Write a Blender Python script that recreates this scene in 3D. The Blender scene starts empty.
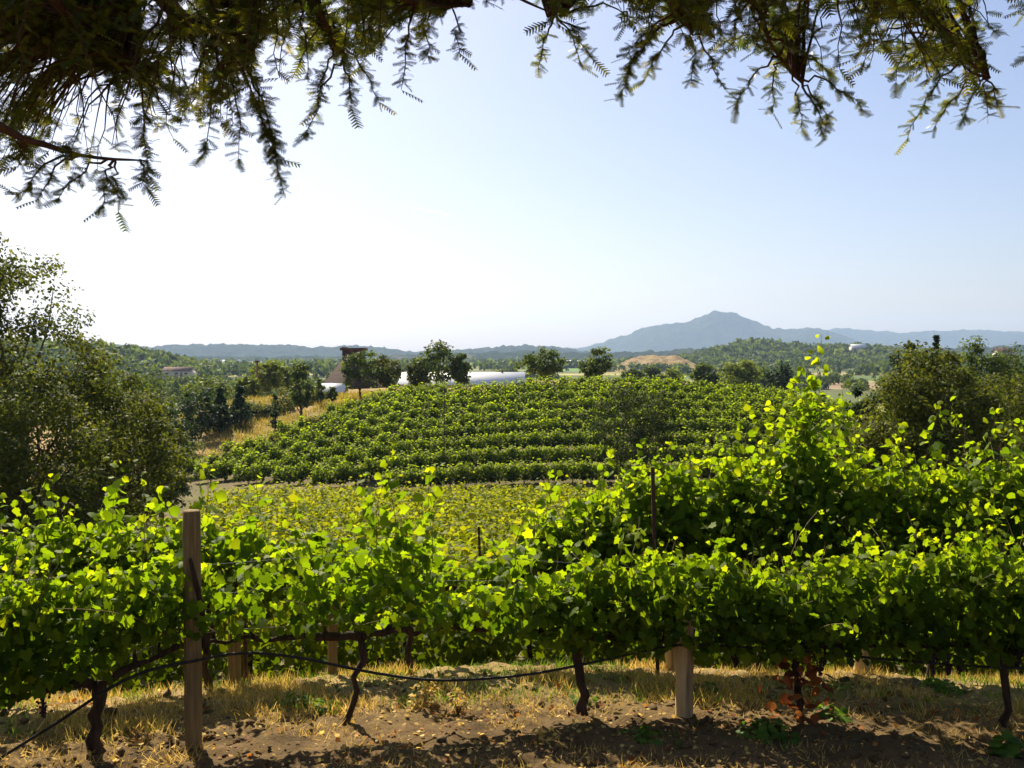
import bpy, math, random
import numpy as np
from mathutils import Vector, noise as mnoise

R = math.radians
scene = bpy.context.scene
COL = scene.collection

# ------------------------------------------------------------------ camera
cam = bpy.data.objects.new('camera', bpy.data.cameras.new('camera'))
COL.objects.link(cam)
cam.location = (0, 0, 3.0)
cam.rotation_euler = (R(90 - 1.67), 0, 0)
cam.data.sensor_width = 36.0
cam.data.lens = 35.0
cam.data.clip_start = 0.05
cam.data.clip_end = 40000
scene.camera = cam

# ------------------------------------------------------------------ sky and sun
SUN_EL, SUN_AZ = 44.0, -26.0           # azimuth from +Y towards +X
world = bpy.data.worlds.new('World'); scene.world = world
world.use_nodes = True
wn = world.node_tree.nodes; wl = world.node_tree.links
sky = wn.new('ShaderNodeTexSky'); sky.sky_type = 'NISHITA'
sky.sun_disc = False
sky.sun_elevation = R(SUN_EL); sky.sun_rotation = R(SUN_AZ)
sky.altitude = 50; sky.air_density = 1.0; sky.dust_density = 1.5; sky.ozone_density = 2.8
wb = wn.new('ShaderNodeMix'); wb.data_type = 'RGBA'; wb.blend_type = 'MULTIPLY'; wb.inputs[0].default_value = 1.0
wb.inputs[7].default_value = (1.07, .975, 1.0, 1)
wl.new(sky.outputs[0], wb.inputs[6]); wl.new(wb.outputs[2], wn['Background'].inputs[0])
wn['Background'].inputs[1].default_value = 0.058

sv = Vector((math.sin(R(SUN_AZ)) * math.cos(R(SUN_EL)), math.cos(R(SUN_AZ)) * math.cos(R(SUN_EL)), math.sin(R(SUN_EL))))
sl = bpy.data.lights.new('sun', 'SUN'); sl.energy = 5.0; sl.angle = R(0.5); sl.color = (1.0, 0.90, 0.70)
sun = bpy.data.objects.new('sun', sl); COL.objects.link(sun)
sun.rotation_euler = sv.to_track_quat('Z', 'Y').to_euler()
SUNV = np.array(sv)

vs = scene.view_settings
vs.view_transform = 'Standard'; vs.look = 'None'; vs.gamma = 1.0; vs.use_curve_mapping = False
vs.exposure = 1.2
cy = scene.cycles
cy.max_bounces = 7; cy.diffuse_bounces = 3; cy.glossy_bounces = 2; cy.transmission_bounces = 5
cy.volume_bounces = 0; cy.transparent_max_bounces = 8
cy.sample_clamp_indirect = 4.0

# ------------------------------------------------------------------ materials
def new_mat(name):
    m = bpy.data.materials.new(name); m.use_nodes = True
    nt = m.node_tree
    for n in list(nt.nodes): nt.nodes.remove(n)
    out = nt.nodes.new('ShaderNodeOutputMaterial')
    return m, nt, out

def node(nt, kind, **kw):
    n = nt.nodes.new(kind)
    for k, v in kw.items(): setattr(n, k, v)
    return n

def mixc(nt, fac, a, b, blend='MIX'):
    n = node(nt, 'ShaderNodeMix', data_type='RGBA', blend_type=blend)
    for sock, v in ((0, fac), (6, a), (7, b)):
        if isinstance(v, bpy.types.NodeSocket): nt.links.new(v, n.inputs[sock])
        elif sock == 0: n.inputs[0].default_value = v
        else: n.inputs[sock].default_value = (*v, 1)
    return n.outputs[2]

def noise_fac(nt, scale, detail=4, rough=0.6, lo=0.35, hi=0.65, coord=None):
    n = node(nt, 'ShaderNodeTexNoise'); n.inputs['Scale'].default_value = scale
    n.inputs['Detail'].default_value = detail; n.inputs['Roughness'].default_value = rough
    if coord is not None: nt.links.new(coord, n.inputs['Vector'])
    r = node(nt, 'ShaderNodeMapRange'); r.inputs['From Min'].default_value = lo; r.inputs['From Max'].default_value = hi
    nt.links.new(n.outputs['Fac'], r.inputs['Value'])
    return r.outputs[0]

def objcoord(nt):
    return node(nt, 'ShaderNodeTexCoord').outputs['Object']

def geopos(nt):
    return node(nt, 'ShaderNodeNewGeometry').outputs['Position']

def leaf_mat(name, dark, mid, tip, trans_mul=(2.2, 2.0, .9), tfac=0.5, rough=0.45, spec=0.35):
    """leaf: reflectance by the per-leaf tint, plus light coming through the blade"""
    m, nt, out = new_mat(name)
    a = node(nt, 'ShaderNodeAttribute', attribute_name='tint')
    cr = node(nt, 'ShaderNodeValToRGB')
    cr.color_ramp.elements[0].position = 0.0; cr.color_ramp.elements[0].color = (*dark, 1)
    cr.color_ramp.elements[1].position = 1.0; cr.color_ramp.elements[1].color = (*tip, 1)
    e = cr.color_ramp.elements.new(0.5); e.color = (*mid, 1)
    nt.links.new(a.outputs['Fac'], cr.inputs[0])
    p = node(nt, 'ShaderNodeBsdfPrincipled')
    nt.links.new(cr.outputs[0], p.inputs['Base Color'])
    p.inputs['Roughness'].default_value = rough; p.inputs['Specular IOR Level'].default_value = spec
    tc = mixc(nt, 1.0, cr.outputs[0], trans_mul, 'MULTIPLY')
    t = node(nt, 'ShaderNodeBsdfTranslucent'); nt.links.new(tc, t.inputs['Color'])
    mx = node(nt, 'ShaderNodeMixShader'); mx.inputs[0].default_value = tfac
    nt.links.new(p.outputs[0], mx.inputs[1]); nt.links.new(t.outputs[0], mx.inputs[2])
    nt.links.new(mx.outputs[0], out.inputs[0])
    return m

def rough_mat(name, c1, c2, scale=8.0, rough=0.9, bump=0.4, bscale=None, stretch=None, c3=None):
    m, nt, out = new_mat(name)
    co = objcoord(nt)
    if stretch:
        mp = node(nt, 'ShaderNodeMapping'); mp.inputs['Scale'].default_value = stretch
        nt.links.new(co, mp.inputs[0]); co = mp.outputs[0]
    f = noise_fac(nt, scale, 6, .65, .35, .65, co)
    c = mixc(nt, f, c1, c2)
    if c3: c = mixc(nt, noise_fac(nt, scale * .27, 3, .6, .5, .68, co), c, c3)
    p = node(nt, 'ShaderNodeBsdfPrincipled'); nt.links.new(c, p.inputs['Base Color'])
    p.inputs['Roughness'].default_value = rough; p.inputs['Specular IOR Level'].default_value = .25
    b = node(nt, 'ShaderNodeBump'); b.inputs['Strength'].default_value = bump
    b.inputs['Distance'].default_value = .02
    nt.links.new(noise_fac(nt, bscale or scale * 2, 6, .7, .2, .8, co), b.inputs['Height'])
    nt.links.new(b.outputs[0], p.inputs['Normal']); nt.links.new(p.outputs[0], out.inputs[0])
    return m

M = {}
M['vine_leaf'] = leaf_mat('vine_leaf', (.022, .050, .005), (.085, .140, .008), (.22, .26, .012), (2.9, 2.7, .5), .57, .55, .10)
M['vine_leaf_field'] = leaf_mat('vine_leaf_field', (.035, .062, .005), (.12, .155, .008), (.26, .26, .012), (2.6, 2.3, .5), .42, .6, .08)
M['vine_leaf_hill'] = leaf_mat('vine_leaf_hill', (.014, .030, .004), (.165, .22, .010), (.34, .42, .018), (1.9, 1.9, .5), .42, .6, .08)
M['dead_leaf'] = leaf_mat('dead_leaf', (.10, .03, .012), (.26, .08, .02), (.45, .22, .05), (1.5, 1.3, 1), .35, .7, .2)
M['oak_leaf'] = leaf_mat('oak_leaf', (.028, .040, .007), (.070, .086, .012), (.14, .15, .02), (2.0, 1.9, .9), .36, .6, .10)
M['green_leaf'] = leaf_mat('green_leaf', (.028, .050, .010), (.070, .105, .018), (.14, .18, .03), (2.0, 1.9, .9), .36, .6, .10)
M['lime_leaf'] = leaf_mat('lime_leaf', (.07, .10, .012), (.13, .17, .02), (.21, .24, .03), (1.9, 1.8, .9), .4, .6, .10)
M['dark_leaf'] = leaf_mat('dark_leaf', (.012, .028, .010), (.026, .050, .014), (.055, .080, .02), (1.8, 1.8, .9), .28, .6, .08)
M['redwood_needle'] = leaf_mat('redwood_needle', (.018, .038, .012), (.055, .080, .014), (.19, .18, .02), (2.4, 2.1, .6), .45, .45, .35)
M['weed'] = leaf_mat('weed', (.04, .09, .01), (.08, .15, .015), (.17, .24, .03), (1.8, 1.8, .8), .4, .6, .2)
M['dry_grass'] = leaf_mat('dry_grass', (.18, .20, .035), (.46, .32, .085), (.70, .52, .20), (1.5, 1.35, .9), .4, .7, .15)
M['oak_dark'] = leaf_mat('oak_dark', (.014, .026, .006), (.032, .048, .009), (.07, .085, .015), (1.9, 1.8, .8), .28, .6, .05)
M['bark'] = rough_mat('bark', (.055, .036, .024), (.13, .088, .055), 14, .95, .9, 22, (1, 1, .25))
M['vine_bark'] = rough_mat('vine_bark', (.028, .017, .011), (.09, .056, .034), 26, .95, 1.0, 40, (1, 1, .18))
M['cane'] = rough_mat('cane', (.10, .06, .022), (.20, .16, .045), 20, .6, .2)
M['post_wood'] = rough_mat('post_wood', (.52, .36, .16), (.74, .55, .27), 9, .85, .6, 40, (4, 4, .22), (.20, .13, .07))
M['old_wood'] = rough_mat('old_wood', (.16, .108, .045), (.30, .21, .09), 12, .9, .6, 40, (4, 4, .22))
M['redwood_bark'] = rough_mat('redwood_bark', (.05, .026, .015), (.13, .066, .036), 8, .95, 1.0, 18, (1, 1, .12))
M['hose'] = rough_mat('hose', (.010, .010, .010), (.022, .020, .018), 20, .5, .05)
M['wire'] = rough_mat('wire', (.32, .32, .31), (.45, .44, .42), 30, .4, .02); 
M['rust'] = rough_mat('rust', (.05, .025, .015), (.10, .05, .03), 30, .8, .2)
M['grape'] = rough_mat('grape', (.018, .010, .022), (.05, .02, .03), 30, .5, .05)
M['white_metal'] = rough_mat('white_metal', (.80, .80, .78), (.88, .87, .85), .8, .45, 0.0, 3)
M['wall_cream'] = rough_mat('wall_cream', (.52, .48, .40), (.62, .57, .48), 1.2, .85, .1)
M['brick'] = rough_mat('brick', (.13, .055, .035), (.20, .09, .06), 1.6, .9, .3)
M['roof_red'] = rough_mat('roof_red', (.17, .10, .08), (.26, .16, .125), 1.2, .9, .3, None, (1, 1, 3))
M['shingle'] = rough_mat('shingle', (.040, .022, .020), (.085, .045, .038), 1.5, .9, .4, None, (.6, .6, 4))
M['dark_glass'] = rough_mat('dark_glass', (.03, .035, .04), (.05, .055, .06), 2, .15, .0)
M['concrete'] = rough_mat('concrete', (.24, .23, .21), (.34, .32, .29), 3, .9, .3)

def ground_mat():
    m, nt, out = new_mat('soil')
    a = node(nt, 'ShaderNodeAttribute', attribute_name='albedo')
    pos = geopos(nt)
    f1 = noise_fac(nt, 1.3, 8, .65, .3, .7, pos)
    c = mixc(nt, f1, (.74, .72, .70), (1.22, 1.2, 1.15))
    c = mixc(nt, 1.0, a.outputs['Color'], c, 'MULTIPLY')
    f2 = noise_fac(nt, 22, 5, .7, .54, .66, pos)
    c = mixc(nt, f2, c, mixc(nt, 1.0, c, (.55, .50, .46), 'MULTIPLY'))
    f3 = noise_fac(nt, 60, 3, .6, .62, .70, pos)
    c = mixc(nt, f3, c, mixc(nt, 1.0, c, (1.5, 1.45, 1.35), 'MULTIPLY'))
    f4 = noise_fac(nt, .03, 5, .6, .4, .6, pos)
    c = mixc(nt, f4, c, mixc(nt, 1.0, c, (.82, .88, .8), 'MULTIPLY'))
    p = node(nt, 'ShaderNodeBsdfPrincipled'); nt.links.new(c, p.inputs['Base Color'])
    p.inputs['Roughness'].default_value = .95; p.inputs['Specular IOR Level'].default_value = .15
    b = node(nt, 'ShaderNodeBump'); b.inputs['Strength'].default_value = .8; b.inputs['Distance'].default_value = .03
    nt.links.new(noise_fac(nt, 18, 8, .75, .2, .8, pos), b.inputs['Height'])
    nt.links.new(b.outputs[0], p.inputs['Normal'])
    nt.links.new(p.outputs[0], out.inputs[0])
    return m
M['soil'] = ground_mat()

def hill_mat(name, c1, c2, c3, s1, s2):
    m, nt, out = new_mat(name)
    pos = geopos(nt)
    c = mixc(nt, noise_fac(nt, s1, 8, .65, .4, .6, pos), c1, c2)
    c = mixc(nt, noise_fac(nt, s2, 4, .55, .60, .68, pos), c, c3)
    p = node(nt, 'ShaderNodeBsdfPrincipled'); nt.links.new(c, p.inputs['Base Color'])
    p.inputs['Roughness'].default_value = 1; p.inputs['Specular IOR Level'].default_value = .0
    b = node(nt, 'ShaderNodeBump'); b.inputs['Strength'].default_value = 1.0; b.inputs['Distance'].default_value = 8
    nt.links.new(noise_fac(nt, s1 * 2, 6, .7, .2, .8, pos), b.inputs['Height'])
    nt.links.new(b.outputs[0], p.inputs['Normal'])
    nt.links.new(p.outputs[0], out.inputs[0])
    return m
M['mountain'] = hill_mat('mountain', (.014, .030, .018), (.035, .052, .028), (.055, .065, .035), .02, .0022)
M['ridge'] = hill_mat('ridge', (.016, .032, .018), (.040, .055, .028), (.15, .13, .07), .03, .0032)
M['foothill'] = hill_mat('foothill', (.020, .038, .016), (.045, .062, .024), (.09, .10, .04), .06, .008)
M['gold_hill'] = hill_mat('gold_hill', (.36, .26, .14), (.44, .33, .18), (.20, .17, .07), .05, .02)

# ------------------------------------------------------------------ object helpers
def tag(o, label=None, cat=None, group=None, kind=None):
    if label: o['label'] = label
    if cat: o['category'] = cat
    if group: o['group'] = group
    if kind: o['kind'] = kind
    return o

def empty(name, loc, label=None, cat=None, group=None):
    o = bpy.data.objects.new(name, None); COL.objects.link(o)
    o.location = loc; o.empty_display_size = .2
    return tag(o, label, cat, group)

def build(name, V, F, mat, parent=None, tint=None, smooth=False, col=None, world_v=False):
    """V (n,3) F (m,k) uniform polygons -> linked mesh object. world_v: V is in world space, parent at its own loc"""
    V = np.asarray(V, dtype=np.float32)
    if parent is not None and world_v: V = V - np.array(parent.location, dtype=np.float32)
    me = bpy.data.meshes.new(name)
    if isinstance(F, list): groups = [np.asarray(f, dtype=np.int32) for f in F if len(f)]
    else: groups = [np.asarray(F, dtype=np.int32)]
    me.vertices.add(len(V)); me.vertices.foreach_set('co', V.ravel())
    nl = sum(g.size for g in groups); npoly = sum(len(g) for g in groups)
    me.loops.add(nl); me.loops.foreach_set('vertex_index', np.concatenate([g.ravel() for g in groups]))
    tot = np.concatenate([np.full(len(g), g.shape[1], dtype=np.int32) for g in groups])
    st = np.concatenate([[0], np.cumsum(tot)[:-1]]).astype(np.int32)
    me.polygons.add(npoly); me.polygons.foreach_set('loop_start', st); me.polygons.foreach_set('loop_total', tot)
    if smooth: me.polygons.foreach_set('use_smooth', np.ones(npoly, dtype=bool))
    if tint is not None:
        at = me.attributes.new('tint', 'FLOAT', 'POINT'); at.data.foreach_set('value', np.asarray(tint, dtype=np.float32))
    if col is not None:
        at = me.attributes.new('albedo', 'FLOAT_COLOR', 'POINT')
        at.data.foreach_set('color', np.concatenate([col, np.ones((len(V), 1))], 1).astype(np.float32).ravel())
    me.update(calc_edges=True)
    me.materials.append(mat)
    o = bpy.data.objects.new(name, me); COL.objects.link(o)
    if parent is not None: o.parent = parent
    return o

def copy_thing(root, loc, rotz=0, sc=1.0, label=None, group=None):
    r = root.copy(); COL.objects.link(r); r.location = loc; r.rotation_euler = (0, 0, rotz); r.scale = (sc, sc, sc)
    if label: r['label'] = label
    if group: r['group'] = group
    for ch in list(root.children):
        c = ch.copy(); COL.objects.link(c); c.parent = r
    return r

def nrm(a):
    return a / np.maximum(np.linalg.norm(a, axis=-1, keepdims=True), 1e-9)

def leaves(P, N, T, S, TV, TF, cup=None):
    """place leaf template (TV verts, TF faces) at P with normal N, tip direction T, size S"""
    N = nrm(N); T = nrm(T - (T * N).sum(1, keepdims=True) * N); B = np.cross(T, N)
    S = np.asarray(S).reshape(-1, 1, 1)
    cu = 1.0 if cup is None else np.asarray(cup).reshape(-1, 1, 1)
    V = P[:, None, :] + S * (TV[None, :, 0:1] * B[:, None, :] + TV[None, :, 1:2] * T[:, None, :] + cu * TV[None, :, 2:3] * N[:, None, :])
    n, k = len(P), len(TV)
    F = (TF[None] + (np.arange(n) * k)[:, None, None]).reshape(-1, TF.shape[1])
    return V.reshape(-1, 3), F

def fan_template(out, centre, cup=.25):
    pts = [(centre[0], centre[1], 0.02)] + [(x, y, -cup * (abs(x) ** 1.2) - .12 * max(0, y - .5)) for x, y in out]
    k = len(out)
    return np.array(pts), np.array([(0, 1 + i, 1 + (i + 1) % k) for i in range(k)])
half = [(.06, .02), (.24, -.14), (.50, .02), (.43, .24), (.60, .48), (.36, .58), (.24, .80)]
LEAF_HI = fan_template([(x, y) for x, y in half] + [(0, 1.02)] + [(-x, y) for x, y in half[::-1]], (0, .38))
half2 = [(.20, -.10), (.50, .08), (.55, .48), (.25, .72)]
LEAF_MID = fan_template([(x, y) for x, y in half2] + [(0, 1.0)] + [(-x, y) for x, y in half2[::-1]], (0, .38))
LEAF_LO = (np.array([(0, 0, 0), (.48, .35, -.10), (.2, .9, -.12), (-.2, .9, -.12), (-.48, .35, -.10)]),
           np.array([(0, 1, 2), (0, 2, 3), (0, 3, 4)]))
LEAF_Q = (np.array([(0, 0, 0), (.42, .5, -.08), (0, 1, 0), (-.42, .5, -.08)]), np.array([(0, 1, 2), (0, 2, 3)]))
LEAF_OAK = (np.array([(0, 0, 0), (.30, .45, -.06), (0, 1, -.05), (-.30, .45, -.06)]), np.array([(0, 1, 2), (0, 2, 3)]))

def tube(pts, rad, sides=8, rng=None, rough=0.0, cap=True):
    P = np.asarray(pts, dtype=float); n = len(P)
    r = np.full(n, rad, dtype=float) if np.isscalar(rad) else np.asarray(rad, dtype=float)
    D = nrm(np.gradient(P, axis=0))
    up = np.where(np.abs(D[:, 2:3]) > .9, np.array([[1., 0, 0]]), np.array([[0, 0, 1.]]))
    if abs(D[0, 2]) > .6: up = np.tile([[1., 0, 0]], (n, 1))
    else: up = np.tile([[0, 0, 1.]], (n, 1))
    A = nrm(np.cross(D, up)); Bv = np.cross(D, A)
    th = np.linspace(0, 2 * math.pi, sides, endpoint=False)
    rr = r[:, None] * np.ones((1, sides))
    if rough and rng is not None: rr = rr * (1 + rough * rng.normal(size=rr.shape))
    V = P[:, None, :] + rr[..., None] * (np.cos(th)[None, :, None] * A[:, None, :] + np.sin(th)[None, :, None] * Bv[:, None, :])
    V = V.reshape(-1, 3)
    F = [(i * sides + j, i * sides + (j + 1) % sides, (i + 1) * sides + (j + 1) % sides, (i + 1) * sides + j)
         for i in range(n - 1) for j in range(sides)]
    if cap:
        V = np.concatenate([V, P[:1], P[-1:]])
        F += [(n * sides, (j + 1) % sides, j, j) for j in range(sides)] + \
             [(n * sides + 1, (n - 1) * sides + j, (n - 1) * sides + (j + 1) % sides, (n - 1) * sides + (j + 1) % sides) for j in range(sides)]
        # caps as triangles
        q = [f for f in F if f[2] != f[3]]; t = [f[:3] for f in F if f[2] == f[3]]
        return V, np.array(q), np.array(t)
    return V, np.array(F), np.zeros((0, 3), int)

class Acc:
    """collects tubes / boxes into one part"""
    def __init__(s): s.V, s.Q, s.T, s.n, s.tint = [], [], [], 0, []
    def add(s, V, Q=None, T=None, tint=None):
        s.V.append(V)
        if Q is not None and len(Q): s.Q.append(np.asarray(Q) + s.n)
        if T is not None and len(T): s.T.append(np.asarray(T) + s.n)
        if tint is not None: s.tint.append(tint)
        s.n += len(V); return s
    def tube(s, *a, **k): return s.add(*tube(*a, **k))
    def box(s, x0, x1, y0, y1, z0, z1):
        V = np.array([(x, y, z) for z in (z0, z1) for y in (y0, y1) for x in (x0, x1)], float)
        return s.add(V, [(0, 2, 3, 1), (4, 5, 7, 6), (0, 1, 5, 4), (2, 6, 7, 3), (0, 4, 6, 2), (1, 3, 7, 5)])
    def done(s, name, mat, parent=None, smooth=False, world_v=False):
        F = []
        if s.Q: F.append(np.concatenate(s.Q))
        if s.T: F.append(np.concatenate(s.T))
        return build(name, np.concatenate(s.V), F, mat, parent, np.concatenate(s.tint) if s.tint else None, smooth, None, world_v)

def smoothstep(a, b, x):
    t = np.clip((x - a) / (b - a), 0, 1); return t * t * (3 - 2 * t)

def vnoise(x, y, s=1.0, seed=0):
    """cheap smooth value noise on arrays"""
    x = np.asarray(x, float) * s + seed * 17.3; y = np.asarray(y, float) * s + seed * 31.7
    xi = np.floor(x).astype(np.int64); yi = np.floor(y).astype(np.int64); fx = x - xi; fy = y - yi
    fx = fx * fx * (3 - 2 * fx); fy = fy * fy * (3 - 2 * fy)
    def h(a, b):
        n = (a * 374761393 + b * 668265263 + seed * 1442695) & 0x7fffffff
        n = ((n ^ (n >> 13)) * 1274126177) & 0x7fffffff
        return ((n ^ (n >> 16)) & 0xffff) / 65535.0
    return (h(xi, yi) * (1 - fx) + h(xi + 1, yi) * fx) * (1 - fy) + (h(xi, yi + 1) * (1 - fx) + h(xi + 1, yi + 1) * fx) * fy
def fbm(x, y, s, o=4, seed=0):
    return sum(vnoise(x, y, s * 2 ** k, seed + k) * .5 ** k for k in range(o)) / sum(.5 ** k for k in range(o)) - .5

# ------------------------------------------------------------------ terrain
def bend(x):
    x = np.asarray(x, float)
    t = np.clip(.9 - x, 0, 4.4)
    return -.16 * t ** 1.5 - np.clip(-3.5 - x, 0, 40) * .33
def fade(y): return np.clip(1 - (np.asarray(y, float) - 12) / 16, 0, 1)
PY = [-60, -10, 0, 3, 5.5, 7.2, 9.5, 10.6, 12, 14, 20, 27, 44, 56, 61, 64]
PZ = [9, 2.6, 1.35, .95, .32, .03, -.12, -.3, -.9, -1.75, -2.75, -3.4, -4.9, -6.05, -6.1, -5.6]
TX = [-200, -90, -45, -35, -30, -22, -12, -4.8, 3.5, 11.8, 17.4, 23, 28, 36, 50, 80, 200]
TZ = [-9, -8, -5, -3, -2.1, -1.6, -1.2, -.9, -.4, -.4, -.7, -1.3, -2.2, -3.8, -6.4, -9, -10]
def yfoot(x): return 64 + np.interp(x, [-40, -22, -8], [10, 8, 0])
def ycrest(x): return 92 + np.interp(x, [-40, -22, -10], [16, 13, 0])
def H(x, y):
    x = np.asarray(x, float); y = np.asarray(y, float)
    u = y - bend(x) * fade(y)
    near = np.interp(u, PY, PZ) - .04 * np.clip(x, -8, 8) * fade(y)
    yf, yc = yfoot(x), ycrest(x)
    t = np.clip((y - yf) / (yc - yf), 0, 1)
    foot = -5.6 - np.interp(x, [-40, -22, -8], [.8, .5, 0])
    near = np.where(u > 60, np.minimum(near, foot + 0 * x), near)
    hz = foot + (np.interp(x, TX, TZ) - foot) * (np.sin(t * math.pi / 2) * .35 + t * .65)
    z = np.where(y > yf, hz, near)
    z = np.where((y > 60) & (y <= yf), -6.1 + (foot + 6.1) * smoothstep(60, 1, 0) * 0 + np.minimum(0.5, (y - 60) * .12), z) if False else z
    back = smoothstep(128, 260, y)
    z = z * (1 - back) + (-10.0 + 1.2 * fbm(x, y, 1 / 260., 3, 5)) * back
    side = smoothstep(60, 160, np.abs(x)) * (y > -100)
    z = z * (1 - side) + np.where(y > 30, -10.0, z) * side
    z = z + .25 * fbm(x, y, 1 / 9., 3, 3) * smoothstep(10, 40, y)
    return z

def gz(x, y): return float(H(np.array([x]), np.array([y]))[0])
def S(px, py, d):
    """a world point at distance d along Y seen at that place from the viewpoint (used to survey positions)"""
    return (px - 512) / 996 * d, d, 3 + d * (355 - py) / 996

def rows_y1(x): return 8.5 + bend(x)
def rows_y2(x): return 10.6 + bend(x)

def make_ground():
    xs = np.concatenate([-np.geomspace(9000, 8, 130), np.arange(-7.9, 8.2, .05), np.geomspace(8.3, 9000, 130)])
    ys = np.concatenate([-np.geomspace(900, 1, 20), np.linspace(-.9, 5.4, 30), np.arange(5.5, 12.5, .05), np.linspace(12.6, 150, 300), np.geomspace(151, 8800, 110)])
    X, Y = np.meshgrid(xs, ys)
    Z = H(X, Y)
    nr = smoothstep(4, 6, Y) * (1 - smoothstep(12, 20, Y)) * (1 - smoothstep(8, 12, np.abs(X)))
    cl = fbm(X, Y, 1.2, 3, 11) * .10 + fbm(X, Y, 5, 3, 12) * .07 + np.clip(fbm(X, Y, 11, 2, 14), 0, 1) * .09
    u = Y - bend(X)
    # a low berm of worked soil under the first row
    cl = cl * 1.15
    Z = Z + cl * nr
    # colours of the ground itself, the strip between rows brightened as if sunlit
    n1 = fbm(X, Y, .5, 4, 21)[..., None]; n2 = fbm(X, Y, .02, 4, 22)[..., None]; n3 = fbm(X, Y, 2.2, 3, 26)[..., None]
    c = lambda *v: np.array(v, float)
    soil = c(.150, .096, .043) * (1 + 1.0 * n1)
    tan = c(.36, .255, .135); gold = c(.30, .20, .085)
    C = soil + 0 * X[..., None]
    strip = (np.exp(-((u - 10.0) / 1.0) ** 2))[..., None] * (Y < 14)[..., None]
    C = C * (1 - .8 * strip) + 2 * (c(.42, .30, .12)) * .4 * strip  # dry tan strip, its colour raised to paint in sunlit soil
    dark = smoothstep(.06, .22, n3 + n1 * .5)
    C = C * (1 - .35 * dark)
    w = smoothstep(12, 16, Y)[..., None]; C = C * (1 - w) + (c(.13, .11, .045) * (1 + n1)) * w
    tr = (np.exp(-((Y - (yfoot(X) - .8)) / 1.2) ** 2))[..., None]
    C = C * (1 - tr) + c(.15, .105, .055) * tr
    # dry golden slope left of and above the vines
    g = (smoothstep(70, 76, Y) * (1 - smoothstep(-23, -19, X + (92 - np.minimum(Y, 92)) * -.58 + 6)))[..., None]
    lb = vine_left(Y); g = (smoothstep(66, 72, Y) * (1 - smoothstep(-1, 1, X - lb)))[..., None]
    g = np.maximum(g, smoothstep(94, 97, Y)[..., None] * (1 - smoothstep(10, 20, X))[..., None])
    C = C * (1 - g) + gold * (1 + .6 * n1) * g
    v = smoothstep(135, 200, Y)[..., None]
    Xr = X + 22 * fbm(X, Y, .03, 3, 91); Yr = Y + 26 * fbm(X, Y, .02, 3, 92)
    valley = c(.10, .12, .045) * (1 + 1.2 * n2) + np.clip(n2 - .05, 0, 1) * c(1.2, .8, .3)
    C = C * (1 - v) + valley * v
    # ploughed field and green vineyard strip out in the valley
    f = ((Yr > 380) & (Yr < 500) & (Xr > 60) & (Xr < 170))[..., None]; C = np.where(f, c(.26, .185, .12) * (1 + .4 * n1), C)
    f = ((Yr > 505) & (Yr < 640) & (Xr > 90) & (Xr < 320))[..., None]; C = np.where(f, c(.09, .13, .035) * (1 + .8 * n2), C)
    f = ((Yr > 640) & (Yr < 700) & (Xr > 120) & (Xr < 360))[..., None]; C = np.where(f, c(.26, .20, .09) * (1 + .8 * n2), C)
    f = ((Yr > 800) & (Yr < 1100) & (Xr > 10) & (Xr < 120))[..., None]; C = np.where(f, c(.11, .20, .04), C)
    V = np.stack([X, Y, Z], -1).reshape(-1, 3)
    ny, nx = X.shape
    i = (np.arange(ny - 1)[:, None] * nx + np.arange(nx - 1)[None]).ravel()
    F = np.stack([i, i + 1, i + nx + 1, i + nx], 1)
    o = build('ground', V, F, M['soil'], None, None, True, np.clip(C, .01, .8).reshape(-1, 3))
    tag(o, kind='structure')

def vine_left(y):
    """left edge of the hillside vineyard"""
    return np.interp(y, [60, 66, 72, 80, 92, 96], [-30, -29, -26.5, -21.6, -13.0, -10.6])
make_ground()

# ------------------------------------------------------------------ distant hills
def ridge(name, y0, depth, prof, mat, nx=500, ny=40, rough=6, nscale=1 / 300., seed=1, back=1.0, base=-12, xr=None):
    """a hill range: crest heights given as (px, py) survey at distance y0, falling away to both sides"""
    px = np.array([p[0] for p in prof], float); py = np.array([p[1] for p in prof], float)
    cx = (px - 512) / 996 * y0; cz = 3 + (355 - py) / 996 * y0
    xs = np.linspace(cx[0], cx[-1], nx); ts = np.linspace(-1, 1, ny)
    X, T = np.meshgrid(xs, ts)
    crest = np.interp(X, cx, cz)
    # soften
    k = np.hanning(9); k /= k.sum()
    crest = np.tile(np.convolve(np.pad(crest[0], 4, 'edge'), k, 'valid'), (ny, 1))
    dY = fbm(X, T * 50, nscale * .5, 2, seed + 7) * depth * .5
    Y = y0 + T * depth + dY; X = X * (1 + (dY + T * depth * .9) / y0)
    prof_t = np.cos(np.clip(np.abs(T), 0, 1) * math.pi / 2) ** 1.2
    spur = fbm(X, Y, nscale, 4, seed)
    Z = base + (crest - base) * np.clip(prof_t * (1 + spur * .9 * (np.abs(T) ** .6)), 0, 1.05)
    Z = Z + fbm(X, Y, nscale * 10, 2, seed + 3) * rough * np.clip(prof_t * 2, 0, 1)
    V = np.stack([X, Y, Z], -1).reshape(-1, 3)
    i = (np.arange(ny - 1)[:, None] * nx + np.arange(nx - 1)[None]).ravel()
    F = np.stack([i, i + 1, i + nx + 1, i + nx], 1)
    o = build(name, V, F, mat, None, None, True); tag(o, kind='structure')
    return X, Y, Z

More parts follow.
